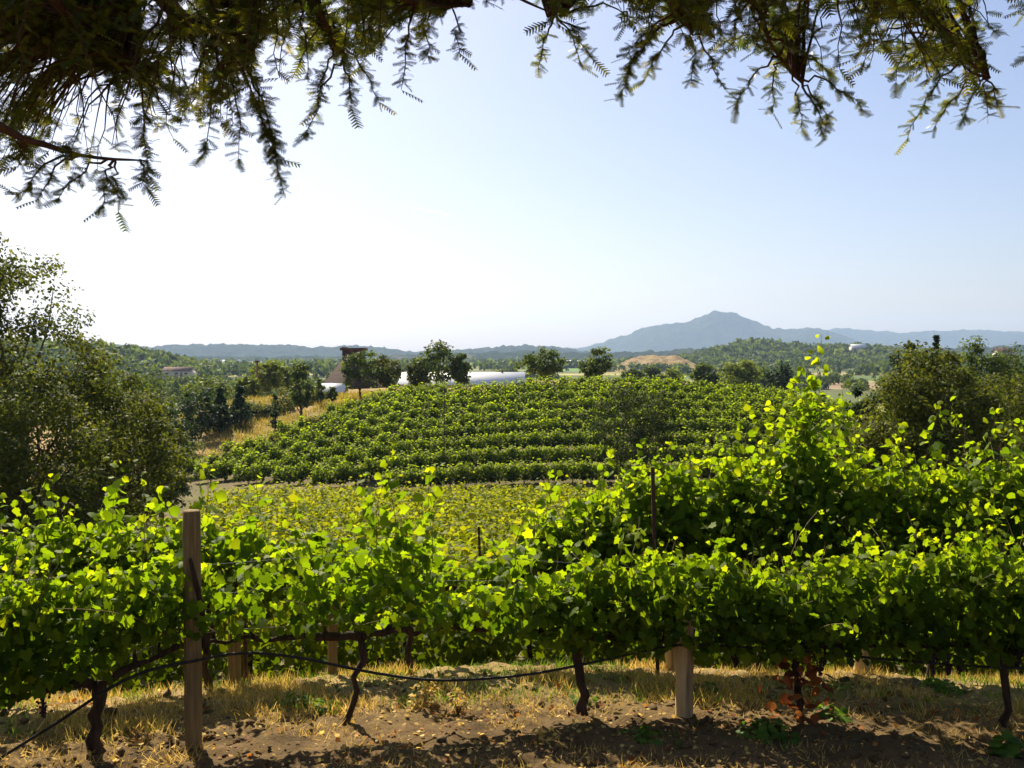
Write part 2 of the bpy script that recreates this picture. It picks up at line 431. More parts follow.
ridge('far_mountain', 8000, 700, [(-900, 352), (-300, 345), (0, 350), (150, 349), (300, 351), (420, 354), (520, 350), (560, 349), (780, 338), (840, 328), (900, 333), (960, 330), (1024, 332), (1300, 338), (1900, 350)],
      M['mountain'], 1000, 24, 30, 1 / 500., 41)
ridge('mountain', 6400, 900, [(-900, 356), (400, 358), (480, 358), (540, 354), (575, 350), (600, 344), (625, 336), (650, 328), (672, 324), (690, 322), (700, 318), (712, 314), (722, 313), (733, 315), (745, 321), (762, 328), (778, 331), (790, 330),
      (806, 328), (826, 331), (845, 337), (862, 343), (880, 346), (900, 352), (960, 354), (1100, 350), (1500, 352), (1900, 354)], M['mountain'], 1100, 60, 34, 1 / 420., 45)
ridge('ridge', 3600, 500, [(-900, 352), (-200, 340), (60, 346), (110, 345), (150, 348), (180, 346), (215, 345), (250, 347), (300, 347), (330, 349), (350, 347), (385, 349), (405, 353), (440, 352), (480, 350), (520, 346),
      (545, 348), (590, 353), (620, 357), (700, 358), (1024, 358), (1900, 357)], M['ridge'], 1100, 50, 26, 1 / 260., 51)
ridge('valley_ridge', 2300, 300, [(-900, 350), (40, 356), (200, 358), (360, 358), (480, 354), (530, 352), (560, 354), (640, 353), (700, 350), (840, 352), (900, 346), (960, 350), (1024, 346), (1200, 342), (1900, 350)],
      M['ridge'], 1000, 40, 18, 1 / 180., 61)
FH = ridge('foothill', 1150, 170, [(540, 380), (600, 376), (640, 370), (680, 364), (710, 357), (735, 351), (755, 347), (775, 350), (800, 353), (830, 354), (860, 352), (890, 356), (930, 360), (1000, 366), (1100, 372)],
           M['foothill'], 260, 40, 3, 1 / 90., 71, base=-11)
GH = ridge('golden_hill', 820, 70, [(586, 380), (602, 374), (614, 368), (626, 361), (640, 357), (652, 354), (664, 357), (676, 356), (688, 361), (704, 370), (722, 380)], M['gold_hill'], 160, 40, 5.0, 1 / 70., 73, base=-11)
LH = ridge('green_hill', 620, 120, [(-400, 352), (-100, 350), (60, 352), (95, 354), (120, 356), (150, 361), (180, 368), (200, 374), (225, 380)], M['foothill'], 260, 40, 2, 1 / 60., 75, base=-11)

# ------------------------------------------------------------------ trees
def crown_points(rng, nclump, shape):
    out = []
    while len(out) < nclump:
        v = rng.normal(size=3); v /= np.linalg.norm(v)
        r = rng.uniform(.35, 1.0) ** .6
        p = v * r
        if shape == 'cone':
            t = rng.uniform(0, 1); a = rng.uniform(0, 6.283); rr = (1 - t) ** .8 * rng.uniform(.35, 1)
            p = np.array([rr * math.cos(a), rr * math.sin(a), t * 2 - 1])
        elif shape == 'round':
            if p[2] < -.75: continue
        elif shape == 'flat':
            if p[2] < -.5: continue
        out.append(p)
    return np.array(out)

def make_tree(name, label, cat, x, y, h, w, mat, seed, nleaf=3000, lsize=.12, shape='round', clumps=50, base=.3, lean=(0, 0), z=None, crad=.2, group=None, oak=True, trunk_r=None, warp=.25):
    rng = np.random.default_rng(seed)
    z0 = gz(x, y) - .1 if z is None else z
    root = empty(name, (x, y, z0), label, cat, group)
    hh = h * (1 - base); cz = h * base + hh * .5
    if shape == 'cone': clumps = clumps * 2; crad = crad * .8
    C = crown_points(rng, clumps, shape)
    ang = np.arctan2(C[:, 1], C[:, 0])
    wob = 1 + warp * np.sin(ang * 2 + rng.uniform(0, 6)) * np.sign(.3) + warp * .6 * np.sin(C[:, 2] * 4 + ang * 3 + rng.uniform(0, 6))
    P = np.stack([C[:, 0] * w / 2 * wob, C[:, 1] * w / 2 * wob, cz + C[:, 2] * hh * .5], 1)
    P[:, 2] = h * base + (P[:, 2] - h * base) * (h * (1 - base) - w * crad * .35) / max(P[:, 2].max() - h * base, .1)
    P[:, 0] += lean[0] * (P[:, 2] / h); P[:, 1] += lean[1] * (P[:, 2] / h)
    # wood
    a = Acc(); tr = trunk_r or h * .022
    top = np.array([lean[0] * .75, lean[1] * .75, h * (.9 if shape == 'cone' else base + (1 - base) * .45)])
    n = 7; tt = np.linspace(0, 1, n)[:, None]
    TP = top * tt + np.concatenate([rng.normal(size=(n, 2)) * h * .012, np.zeros((n, 1))], 1) * np.sin(tt * 3.14) * 1.5
    a.tube(TP, tr * np.linspace(1.25, .35, n), 7, rng, .06)
    nb = min(len(P), 26 if nleaf > 2500 else 12)
    for j in rng.choice(len(P), nb, replace=False):
        e = P[j]; t0 = np.clip(e[2] / top[2] * rng.uniform(.35, .7), .28, .95)
        s = top * t0
        k = 5; t = np.linspace(0, 1, k)[:, None]
        mid = s + (e - s) * t; mid[:, 2] += np.sin(t[:, 0] * 3.14) * np.linalg.norm(e - s) * rng.uniform(-.05, .12)
        mid[1:-1] += rng.normal(size=(k - 2, 3)) * np.linalg.norm(e - s) * .04
        r0 = tr * .5 * (1 - t0 * .5)
        a.tube(mid, r0 * np.linspace(1, .22, k), 5)
    a.done('trunk', M['bark'], root, True)
    # leaves
    idx = rng.integers(0, len(P), nleaf)
    D = nrm(rng.normal(size=(nleaf, 3))); rr = rng.uniform(0, 1, (nleaf, 1)) ** .45
    csz = rng.uniform(.6, 1.25, len(P))[idx][:, None]
    if shape == 'cone': csz = csz * (1.15 - .9 * (C[idx, 2:3] * .5 + .5)) * 1.3
    off = D * rr * w * crad * csz * np.array([1, 1, .7])
    LP = P[idx] + off
    N = nrm(D * .7 + np.array([0, 0, .5]) + rng.normal(size=(nleaf, 3)) * .5)
    T = nrm(rng.normal(size=(nleaf, 3)) + np.array([0, 0, -.4]) + D * .5)
    S_ = lsize * rng.uniform(.6, 1.3, nleaf)
    V, F = leaves(LP, N, T, S_, *LEAF_OAK)
    ct = rng.uniform(-.18, .18, len(P))[idx]
    ti = np.clip(.45 + ct + rng.normal(size=nleaf) * .2, 0, 1)
    build('crown', V, F, mat, root, np.repeat(ti, 4))
    return root

def at(px, d): return (px - 512) / 996 * d

# tall and bushy trees at left
make_tree('oak_tree', 'tall open oak with see-through crown at the far left edge of the scene', 'tree', at(8, 30), 30, 10.3, 5.6, M['oak_leaf'], 1, 16000, .135, 'round', 110, .36, (-.3, 0), crad=.125, trunk_r=.17)
make_tree('oak_tree', 'broad dense oak filling the left edge below the tall open oak', 'tree', at(20, 27), 27, 6.0, 5.2, M['oak_leaf'], 2, 21000, .12, 'round', 90, .12, crad=.15)
make_tree('oak_tree', 'rounded olive green oak just right of the tall open oak', 'tree', at(92, 31), 31, 6.9, 4.4, M['oak_leaf'], 3, 21000, .125, 'round', 80, .1, crad=.15)
make_tree('oak_tree', 'sloping edge oak of the left grove beside the start of the vineyard hill', 'tree', at(138, 38), 38, 6.0, 3.8, M['oak_leaf'], 4, 15000, .14, 'round', 70, .08, crad=.16)
make_tree('oak_tree', 'darker oak showing behind the left grove against the green hill', 'tree', at(120, 55), 55, 9.0, 6.0, M['green_leaf'], 5, 9000, .20, 'round', 70, .1, crad=.17)
make_tree('oak_tree', 'low bushy oak with dark base at the left corner of the hill vines', 'tree', at(158, 50), 50, 5.9, 3.4, M['dark_leaf'], 6, 7000, .17, 'round', 60, .06, crad=.17)
# dark row beside the vineyard hill
for i, (px, d, top, wpx, lab, sh, mt) in enumerate([
    (180, 80, 396, 40, 'dark tree at the left end of the shady line beside the hill vineyard', 'round', 'dark_leaf'),
    (200, 86, 388, 36, 'dark shaggy tree second in the shady line beside the hill vineyard', 'round', 'dark_leaf'),
    (219, 88, 386, 26, 'narrow pointed dark conifer in the middle of the shady line', 'cone', 'dark_leaf'),
    (240, 90, 384, 34, 'pointed dark conifer at the right end of the shady line by the dry slope', 'cone', 'dark_leaf'),
    (206, 108, 374, 50, 'rounded mid green tree rising behind the shady line at the left', 'round', 'green_leaf'),
    (300, 88, 362, 24, 'slim dark green oak standing on the dry golden slope at the top of the vines', 'round', 'green_leaf'),
    (275, 86, 394, 12, 'small young conifer on the dry golden slope', 'cone', 'dark_leaf'),
    (320, 96, 378, 9, 'thin spindly tree between the slim oak and the white shed', 'round', 'green_leaf'),
    (332, 95, 386, 9, 'tiny bushy tree in front of the white shed', 'round', 'green_leaf'),
    (360, 97, 350, 34, 'dense dark oak in front of the brick kiln tower', 'round', 'green_leaf'),
    (388, 98, 354, 32, 'olive green oak right beside the dense oak by the kiln', 'round', 'oak_leaf'),
    (418, 100, 358, 24, 'low oak at the left end of the white winery roof', 'round', 'oak_leaf'),
    (438, 99, 341, 38, 'tallest airy oak standing in front of the white winery roof', 'round', 'green_leaf'),
    (460, 99, 352, 22, 'slender oak on the right flank of the tallest airy oak', 'round', 'green_leaf'),
    (547, 100, 346, 36, 'leaning oak on the crest right of the white winery roof', 'round', 'green_leaf'),
    (588, 101, 347, 26, 'small wind-bent tree alone on the crest of the vineyard hill', 'round', 'green_leaf')]):
    x = at(px, d); g0 = gz(x, d); top_z = 3 + (355 - top) / 996 * d
    h = top_z - g0; w = wpx / 996 * d
    make_tree('conifer_tree' if sh == 'cone' else 'oak_tree', lab, 'tree', x, d, h, w, M[mt], 30 + i, 2000 if wpx > 20 else 800, .0034 * d if wpx > 20 else .0026 * d, sh,
              36 if wpx > 20 else 14, (.02 if px < 250 else .22) if sh == 'round' else .0, lean=(-.8 if px == 547 else (1.4 if px == 588 else 0), 0), crad=.19 if wpx > 20 else .28)
# yellow green trees behind the dry slope
for i, (px, d, top, wpx, lab) in enumerate([
    (268, 125, 361, 30, 'bright yellow green tree with the wooden pole beside it'),
    (288, 130, 366, 26, 'lower yellow green tree right of the bright yellow green one'),
    (248, 115, 377, 22, 'pale green bush at the left foot of the yellow green trees')]):
    x = at(px, d); top_z = 3 + (355 - top) / 996 * d; g0 = gz(x, d)
    make_tree('willow_tree', lab, 'tree', x, d, top_z - g0, wpx / 996 * d, M['lime_leaf'], 60 + i, 3000, .42, 'round', 36, .08, crad=.22)
# scrub on the dry slope
for i, (px, d, hgt, wd, lab) in enumerate([
    (262, 94, 1.3, 2.4, 'low olive scrub at the left of the dry golden slope'), (283, 96, 1.6, 3.0, 'wide olive scrub in the middle of the dry golden slope'),
    (312, 100, 1.7, 2.6, 'olive scrub at the right of the slim oak on the dry slope'), (248, 95, 1.7, 3.2, 'dense olive thicket between the pointed conifers and the dry slope'),
    (212, 91, 2.4, 5.0, 'dark thicket under the pointed conifers'), (296, 104, 1.9, 4.2, 'long green thicket along the top of the dry slope')]):
    make_tree('shrub', lab, 'shrub', at(px, d), d, hgt, wd, M['oak_leaf'], 70 + i, 1500, .24, 'flat', 24, .0, crad=.22)
# lone tree on the near side of the vineyard hill
make_tree('oak_tree', 'dark airy tree standing alone at the foot of the vineyard hill', 'tree', at(636, 61), 61, 7.3, 4.6, M['oak_dark'], 80, 11000, .15, 'round', 70, .28, crad=.15, trunk_r=.11)
# trees beyond the crest at right
for i, (px, d, top, wpx, mt, lab) in enumerate([
    (703, 150, 363, 24, 'green_leaf', 'small round green tree just beyond the crest, left of three'),
    (738, 150, 361, 38, 'lime_leaf', 'wide rounded light green tree beyond the crest below the mountain'),
    (779, 146, 364, 30, 'dark_leaf', 'dark rounded tree beyond the crest left of the tall yellow shoot'),
    (671, 190, 369, 24, 'lime_leaf', 'low light green bush peeping over the crest below the golden hill'),
    (632, 200, 370, 26, 'green_leaf', 'low dark bush peeping over the crest at the foot of the golden hill'),
    (652, 230, 367, 24, 'green_leaf', 'round dark bush right of the low one below the golden hill'),
    (760, 260, 367, 34, 'green_leaf', 'low spreading tree between the two rounded trees beyond the crest')]):
    x = at(px, d); top_z = 3 + (355 - top) / 996 * d; g0 = gz(x, d)
    make_tree('oak_tree', lab, 'tree', x, d, top_z - g0, wpx / 996 * d, M[mt], 90 + i, 2600, .0036 * d, 'round', 36, .08, crad=.2)
# right hand group
for i, (px, d, top, wpx, mt, n, sh, lab) in enumerate([
    (898, 30, 372, 112, 'oak_leaf', 19000, 'round', 'dark olive oak nearest behind the tall vines at right'),
    (934, 31, 345, 112, 'oak_leaf', 19000, 'round', 'tallest dark olive oak of the group at right'),
    (990, 33, 372, 120, 'oak_leaf', 19000, 'round', 'broad olive oak right of the tallest in the group'),
    (866, 34, 385, 44, 'dark_leaf', 5000, 'round', 'low dark oak at the left end of the right hand group'),
    (908, 75, 342, 36, 'dark_leaf', 5000, 'round', 'reddish dark round tree showing above the right hand oaks'),
    (936, 80, 334, 22, 'dark_leaf', 2400, 'cone', 'dark pointed conifer top above the right hand oaks'),
    (985, 60, 337, 56, 'green_leaf', 8000, 'round', 'tall fresh green tree behind the right hand oaks'),
    (1022, 64, 346, 56, 'green_leaf', 7000, 'round', 'green tree cut by the right edge behind the oaks'),
    (1040, 40, 372, 60, 'oak_leaf', 6000, 'round', 'olive oak at the right edge of the view')]):
    x = at(px, d); top_z = 3 + (355 - top) / 996 * d; g0 = gz(x, d)
    make_tree('conifer_tree' if sh == 'cone' else 'oak_tree', lab, 'tree', x, d, top_z - g0, wpx / 996 * d, M[mt], 110 + i, n, .13 if d < 50 else .0033 * d, sh, 70 if n > 6000 else 36, .1, crad=.18 if n > 6000 else .2)

# woodland (nobody could count it)
def woodland(name, label, pts, hmin, hmax, seed, mat, k=44, q=.42):
    rng = np.random.default_rng(seed)
    P = np.array(pts); n = len(P)
    hs = rng.uniform(hmin, hmax, n); con = rng.uniform(0, 1, n) < .25
    hs = np.where(con, hs * 1.25, hs); ws = np.where(con, hs * .38, hs * rng.uniform(.8, 1.15, n))
    D = nrm(rng.normal(size=(n, k, 3))); D[..., 2] = np.abs(D[..., 2]) * 1.0 - .25
    r = rng.uniform(.65, 1.05, (n, k, 1))
    tp = np.clip((D[..., 2:3] + .25) / 1.25, 0, 1)
    shrink = np.where(con[:, None, None], 1 - .75 * tp, 1.0)
    Q = P[:, None, :] + D * r * np.stack([ws / 2, ws / 2, hs * .5], -1)[:, None, :] * np.concatenate([shrink, shrink, np.ones_like(shrink)], -1)
    Q[..., 2] += (hs * .45)[:, None]
    N = nrm(D + rng.normal(size=D.shape) * .35); T = nrm(rng.normal(size=D.shape))
    sz = (ws * q)[:, None] * rng.uniform(.6, 1.2, (n, k))
    V, F = leaves(Q.reshape(-1, 3), N.reshape(-1, 3), T.reshape(-1, 3), sz.ravel(), *LEAF_Q)
    ti = np.clip(rng.uniform(.1, .75, n)[:, None] + rng.normal(size=(n, k)) * .12, 0, 1)
    o = build(name, V, F, mat, None, np.repeat(ti.ravel(), 4)); tag(o, label, 'woodland', None, 'stuff')
    return o
def on_hill(G, n, seed, ylim=.5, keep=None):
    X, Y, Z = G; rng = np.random.default_rng(seed); out = []
    ny, nx = X.shape
    for _ in range(n):
        i = rng.integers(0, int(ny * ylim)); j = rng.integers(0, nx)
        p = (X[i, j] + rng.uniform(-3, 3), Y[i, j] + rng.uniform(-3, 3), Z[i, j] - .5)
        if keep is None or keep(*p): out.append(p)
    return out
woodland('hill_woodland', 'hazy mixed woodland covering the low hill under the mountain', on_hill(FH, 2600, 5, .56), 7, 13, 6, M['green_leaf'])
woodland('slope_woodland', 'hazy woodland covering the green hill behind the left grove', on_hill(LH, 1500, 7, .6), 6, 10, 8, M['green_leaf'])
rng0 = np.random.default_rng(77)
pts = []
for _ in range(5200):
    y = 230 * (9 ** rng0.uniform(0, 1)); x = rng0.uniform(-.62, .62) * y
    if (90 < x < 180 and 300 < y < 520) or (85 < x < 330 and 500 < y < 650) or (10 < x < 120 and 800 < y < 1100): continue
    if fbm(x, y, 1 / 130., 3, 9) < .0: continue
    if abs((x / y) - .135) < .075 and 225 < y < 800: continue
    if .27 < x / y < .38 and 225 < y < 300: continue
    pts.append((x, y, gz(x, y) - .5))
for (ya, xa, xb, n_) in ((372, 70, 175, 26), (505, 80, 330, 60), (645, 100, 360, 50), (300, 60, 140, 16), (250, 62, 100, 14), (440, 110, 175, 8)):
    for _ in range(n_):
        hx = rng0.uniform(xa, xb); hy = ya + rng0.normal() * 6
        if fbm(hx, hy, 1 / 30., 2, 4) > -.08: pts.append((hx, hy, gz(hx, hy) - .9 - rng0.uniform(0, 1.5)))
far_ = [p for p in pts if p[1] > 560]; mid_ = [p for p in pts if p[1] <= 560]
woodland('valley_woodland', 'scattered woods and hedgerows across the hazy valley floor', far_, 5, 11, 12, M['green_leaf'], 44, .38)
woodland('near_woodland', 'bushy tree belts at the near side of the valley floor', mid_, 4, 8, 14, M['green_leaf'], 260, .17)
pts = []
for _ in range(160):
    t = rng0.uniform(0, 1); px = 600 + t * 90; y = rng0.uniform(735, 800)
    if rng0.uniform() < .35: pts.append((at(px, y), y, -9.5))
woodland('hillside_oaks', 'scattered round oaks on and around the golden hill', pts, 4, 7, 13, M['green_leaf'])

# ------------------------------------------------------------------ grapevines
def shoot_paths(rng, n, x0, x1, cz, top, spread, droop):
    """canes: start on the cordon, rise towards the top envelope and arch over"""
    sx = rng.uniform(x0, x1, n); L = []
    for i in range(n):
        zt = top(sx[i])
        rise = max(.25, (zt - cz(sx[i])) * (rng.uniform(.5, 1.0) + rng.exponential(.12)))
        k = 9; t = np.linspace(0, 1, k)
        side = rng.normal() * spread; along = rng.normal() * .28
        x = sx[i] + along * t + .04 * np.sin(t * 6 + rng.uniform(0, 6))
        z = cz(sx[i]) + rise * (t * 1.15 - droop * t ** 3 * rng.uniform(0.2, 1.2))
        y = side * (t ** 1.3)
        L.append(np.stack([x, y, z], 1))
    return L

def grape_bunch(rng, parent, p):
    a = Acc()
    ico = []
    th = np.linspace(0, math.pi, 5)
    for k in range(34):
        t = rng.uniform(0, 1); r = (1 - t) * .04 + .006; an = rng.uniform(0, 6.28)
        c = np.array([p[0] + r * math.cos(an), p[1] + r * math.sin(an), p[2] - t * .15])
        a.tube(np.array([c + (0, 0, .009), c + (0, 0, .005), c - (0, 0, .005), c - (0, 0, .009)]), np.array([.002, .009, .009, .002]), 6)
    a.tube([np.array(p) + (0, 0, .03), np.array(p) - (0, 0, .15)], [.016, .006], 5)
    return a.done('grape_bunch', M['grape'], parent, True)

def make_vine(label, ly, x0, trunk_x, cz, top, seed, shoots, fill, spread, leaf, lsize, half=.95, droop=.35, low=None, group=None, extra=(), cordon=True, bunches=0, tfoot=None, dens=None, arm=(-1, 1), red=0):
    """hero vine: lies along its row curve ly(x)"""
    rng = np.random.default_rng(seed)
    y0 = float(ly(trunk_x)); z0 = gz(trunk_x, y0)
    root = empty('grapevine', (trunk_x, y0, z0 - .03), label, 'grapevine', group)
    a = Acc(); zc = cz(trunk_x)
    fx = trunk_x if tfoot is None else tfoot
    k = 8; t = np.linspace(0, 1, k)
    tp = np.stack([fx + (trunk_x - fx) * t ** .7 + rng.normal(size=k) * .018, y0 + rng.normal(size=k) * .02 + 0 * t, z0 - .05 + (zc - z0 + .05) * t], 1)
    a.tube(tp, np.array([.055, .047, .042, .040, .040, .042, .046, .040]) * {3: .62, 4: .95, 2: 1.15}.get(seed - 200, .78) , 9, rng, .14)
    a.done('trunk', M['vine_bark'], root, True, True)
    if cordon:
        a = Acc()
        for s in arm:
            xs = trunk_x + s * np.linspace(0, half, 12)
            zz = np.array([cz(v) for v in xs]); zz[0] = zc - .03
            pp = np.stack([xs, ly(xs) + rng.normal(size=12) * .012, zz + rng.normal(size=12) * .014], 1)
            a.tube(pp, np.linspace(.036, .016, 12) * (1 + .15 * rng.normal(size=12)), 8, rng, .12)
            for q in range(3, 12, 2):   # knobbly spurs
                b = pp[q]; e = b + np.array([rng.normal() * .04, rng.normal() * .03, rng.uniform(.06, .14)])
                a.tube(np.array([b, (b + e) / 2 + rng.normal(size=3) * .012, e]), np.array([.017, .013, .008]), 6)
        a.done('cordon', M['vine_bark'], root, True, True)
    # canes and leaves
    canes = Acc(); P, N, T, Sz, Ti = [], [], [], [], []
    paths = shoot_paths(rng, shoots, trunk_x - half, trunk_x + half, cz, top, spread, droop)
    for pth in paths:
        pth[:, 1] += ly(pth[:, 0])
    for (ex0, etop, elean, eside) in extra:      # long individual shoots above the canopy
        k = 12; t = np.linspace(0, 1, k); zb = cz(ex0) + .3
        pth = np.stack([ex0 + elean * t ** 1.6 + .02 * np.sin(t * 7 + ex0), ly(ex0) + eside * t + .03 * np.sin(t * 5), zb + (etop - zb) * t], 1)
        paths.append(pth)
    for q, pth in enumerate(paths):
        if dens is not None and q < shoots and rng.uniform() > dens(pth[0, 0]): continue
        canes.tube(pth, np.linspace(.0045, .002, len(pth)), 4, cap=False)
        ln = np.linalg.norm(np.diff(pth, axis=0), axis=1).sum(); m = max(4, int(ln / .062))
        tt = rng.uniform(.1, 1, m) if q < shoots else np.linspace(.1, 1, int(m * 2.1)); m = len(tt)
        idx = tt * (len(pth) - 1); i0 = np.clip(idx.astype(int), 0, len(pth) - 2); f = (idx - i0)[:, None]
        b = pth[i0] * (1 - f) + pth[i0 + 1] * f
        dirv = nrm(rng.normal(size=(m, 3)) * np.array([1, 1, .5])) 
        P.append(b + dirv * rng.uniform(.03, .10, (m, 1)))
        outw = np.zeros((m, 3)); outw[:, 1] = np.sign(b[:, 1] - ly(b[:, 0]) + rng.normal(size=m) * .1)
        N.append(nrm(np.array([0, 0, .45]) + outw * .5 + rng.normal(size=(m, 3)) * .6))
        T.append(nrm(dirv + np.array([0, 0, -.7]) + rng.normal(size=(m, 3)) * .3))
        tipf = np.clip((tt - .6) / .4, 0, 1)
        Sz.append(lsize * rng.uniform(.65, 1.25, m) * (1 - (.62 if q < shoots else .4) * tipf ** 1.5) * (1 if q < shoots else 1.1))
        Ti.append(.46 + .22 * tipf + rng.normal(size=m) * .13)
    nf = int(fill)
    if nf:
        fxs = rng.uniform(trunk_x - half, trunk_x + half, nf)
        if dens is not None: fxs = fxs[rng.uniform(size=nf) < dens(fxs)]
        nf = len(fxs)
        tops = np.array([top(v) for v in fxs]); lows = np.array([(low(v) if low else cz(v) - .05) for v in fxs])
        v = rng.uniform(0, 1, nf); wdt = spread * 1.15 * np.sin(np.clip(.22 + v * .74, 0, 1) * 3.14) ** .6
        side = rng.uniform(-1, 1, nf)
        yy = side * wdt
        zz = lows + ((tops - lows) * .86 + fbm(fxs, 0 * fxs, 1.5, 3, 5) * .7) * v
        b = np.stack([fxs, ly(fxs) + yy, zz], 1)
        P.append(b)
        outw = np.zeros((nf, 3)); outw[:, 1] = np.sign(side) * np.abs(side)
        N.append(nrm(np.array([0, 0, .4]) + outw * .7 + rng.normal(size=(nf, 3)) * .55))
        T.append(nrm(np.array([0, 0, -1.0]) + outw * .3 + rng.normal(size=(nf, 3)) * .5))
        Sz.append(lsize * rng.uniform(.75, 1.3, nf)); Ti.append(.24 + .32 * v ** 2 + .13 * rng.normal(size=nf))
    P, N, T = np.concatenate(P), np.concatenate(N), np.concatenate(T); Sz, Ti = np.concatenate(Sz), np.clip(np.concatenate(Ti), 0, 1)
    old = rng.uniform(size=len(P)) < .006; Ti[old] = 1.0
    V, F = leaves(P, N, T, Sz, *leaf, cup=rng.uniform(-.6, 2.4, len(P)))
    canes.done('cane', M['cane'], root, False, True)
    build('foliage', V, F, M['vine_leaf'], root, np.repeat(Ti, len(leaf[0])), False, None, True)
    if red:
        n = red; xs = trunk_x + rng.normal(size=n) * .14; zz = z0 + rng.uniform(.08, .62, n)
        Pd = np.stack([xs, y0 - .08 + rng.normal(size=n) * .06, zz], 1)
        V, F = leaves(Pd, rng.normal(size=(n, 3)) + (0, -.6, .3), rng.normal(size=(n, 3)) * .4 + (0, 0, -1), rng.uniform(.05, .10, n), *LEAF_MID)
        ob = build('dead_foliage', V, F, M['dead_leaf'], root, np.repeat(rng.uniform(0, .8, n), len(LEAF_MID[0])), False, None, True)
        ob['label'] = 'hanging rust red dead leaves'
    for _ in range(bunches):
        bx = trunk_x + rng.uniform(-half, half)
        grape_bunch(rng, root, np.array([bx - trunk_x, float(ly(bx)) - y0 + rng.uniform(-.22, -.05), cz(bx) - z0 + rng.uniform(-.06, .06)]))
    return root
def zz_seed(a, s): return np.zeros_like(a) + s * 1.7

# first row (surveyed envelope: canopy top, cordon height)
def topz1(x): return float(np.interp(x, [-6, -4, -3.2, -2.4, -1.6, -.9, -.4, .1, .8, 2, 3, 3.6, 4.4, 6, 8], [1.8, 1.66, 1.50, 1.46, 1.38, 1.62, 1.02, 1.12, 1.38, 1.38, 1.32, 1.42, 1.50, 1.5, 1.5]))
def cord1(x): return float(np.interp(x, [-6, -3.6, -3.05, -2.5, -2, -1.2, -.5, 1, 3, 8], [.62, .60, .60, .80, .78, .74, .72, .56, .50, .46]))
def low1(x): return float(np.interp(x, [-6, -3.2, -2.7, -2, -1, -.2, .3, 1, 8], [.50, .62, .95, .88, .85, .78, .60, .48, .42]))
def dens1(x): return np.interp(x, [-6, -3.0, -2.45, -2.2, -1.7, -1.3, -.9, -.3, 0, .5, 8], [1, 1, .66, .13, .22, .50, .52, .22, .55, 1, 1])
row1 = [(-6.65, None, 0, 'first row vine beyond the left edge of the view'), (-4.85, None, 1, 'first row vine hanging thickly at the bottom left corner'),
        (-3.05, None, 2, 'first row vine on the thick trunk left of the tall round post'),
        (-1.22, -1.36, 3, 'sparse first row vine with yellow lit leaves right of the tall round post'),
        (.56, .60, 4, 'first row vine with a stout leaning trunk left of the pale square-cut post'),
        (2.45, None, 5, 'first row vine with rust red dead leaves hanging down its trunk'),
        (4.25, None, 6, 'first row vine with dark hanging grapes near the right edge'),
        (6.05, None, 7, 'first row vine beyond the right edge of the view')]
for (tx, tf, i, lab) in row1:
    if i == 0: continue
    ext = {3: [(-.95, 2.25, -.05, .05), (-1.15, 1.95, .12, -.05), (-.7, 1.8, .1, .1), (-1.6, 1.85, -.1, 0)], 2: [(-2.8, 1.85, .1, 0), (-3.4, 1.9, -.05, 0), (-3.9, 2.0, .05, 0)],
           4: [(.0, 1.65, .1, 0), (.9, 1.62, .1, -.1)], 6: [(3.75, 1.78, .15, -.1), (4.0, 1.72, .1, 0), (4.5, 1.7, .1, 0)], 5: [(1.7, 1.6, .1, 0), (2.9, 1.5, .1, 0)]}.get(i, [])
    make_vine(lab, rows_y1, tx, tx, cord1, topz1, 200 + i, 80, 1350, .34, LEAF_HI, .079, .92, .30, low1, None, ext, True, {6: 6, 5: 3, 2: 2}.get(i, 0), tf, dens1, red=70 if i == 5 else 0)

# second row
def topz2(x): return float(np.interp(x, [-8, -5, -4, -3.2, -2.4, -1.5, -.6, -.2, .4, 1.2, 2.2, 3.2, 4.0, 5, 6, 8], [1.70, 1.60, 1.62, 1.52, 1.32, 1.15, .90, .88, 1.38, 1.80, 2.05, 2.12, 2.05, 1.95, 2.05, 2.05]))
def cord2(x): return float(gz(x, float(rows_y2(x))) + .85)
def dens2(x): return np.interp(x, [-8, -4.5, -3, -1.4, -.9, -.1, .4, 1, 8], [1, .9, .85, .62, .38, .35, .8, 1, 1])
row2x = [(-6.6, 'vine furthest left in the second row behind the corner'), (-4.75, 'second row vine behind the bottom left corner with small tip leaves'),
         (-2.9, 'second row vine just behind the tall round post'), (-1.05, 'second row vine behind the sparse sunlit one'),
         (.8, 'second row vine beside the rusty stake'), (2.65, 'high second row vine carrying the very tall yellow shoot'),
         (4.5, 'high bushy second row vine in front of the dark oaks'), (6.35, 'second row vine at the right edge of the view')]
for i, (tx, lab) in enumerate(row2x):
    ext = {5: [(3.05, 3.22, .28, .1), (3.0, 2.95, .18, .05), (2.95, 2.7, .1, .05), (3.15, 2.6, .1, -.05), (2.85, 2.45, .1, .1), (3.0, 2.75, .12, .0), (3.3, 2.5, .15, 0), (2.4, 2.4, .1, 0), (2.7, 2.5, .1, 0)], 6: [(4.2, 2.55, .35, -.1), (3.9, 2.3, .2, 0), (4.9, 2.45, .3, 0), (5.3, 2.3, .2, 0)],
           4: [(.9, 2.0, .1, 0), (.35, 1.75, .1, 0), (1.3, 2.1, .1, 0)], 2: [(-2.95, 2.0, .1, 0), (-2.5, 1.9, .05, 0)], 1: [(-4.95, 2.1, .02, 0), (-4.2, 1.95, .1, 0), (-3.7, 2.05, .1, 0)],
           3: [(-1.5, 1.85, .1, 0), (-.9, 1.9, .1, 0)], 7: [(5.8, 2.3, .2, 0), (6.3, 2.35, .1, 0)]}.get(i, [])
    make_vine(lab, rows_y2, tx, tx, cord2, topz2, 300 + i, 86, 1150 if i < 4 else 2000, .42, LEAF_MID, .088, .95, .28, lambda v: cord2(v) - .10, None, ext, True, 0, None, dens2)

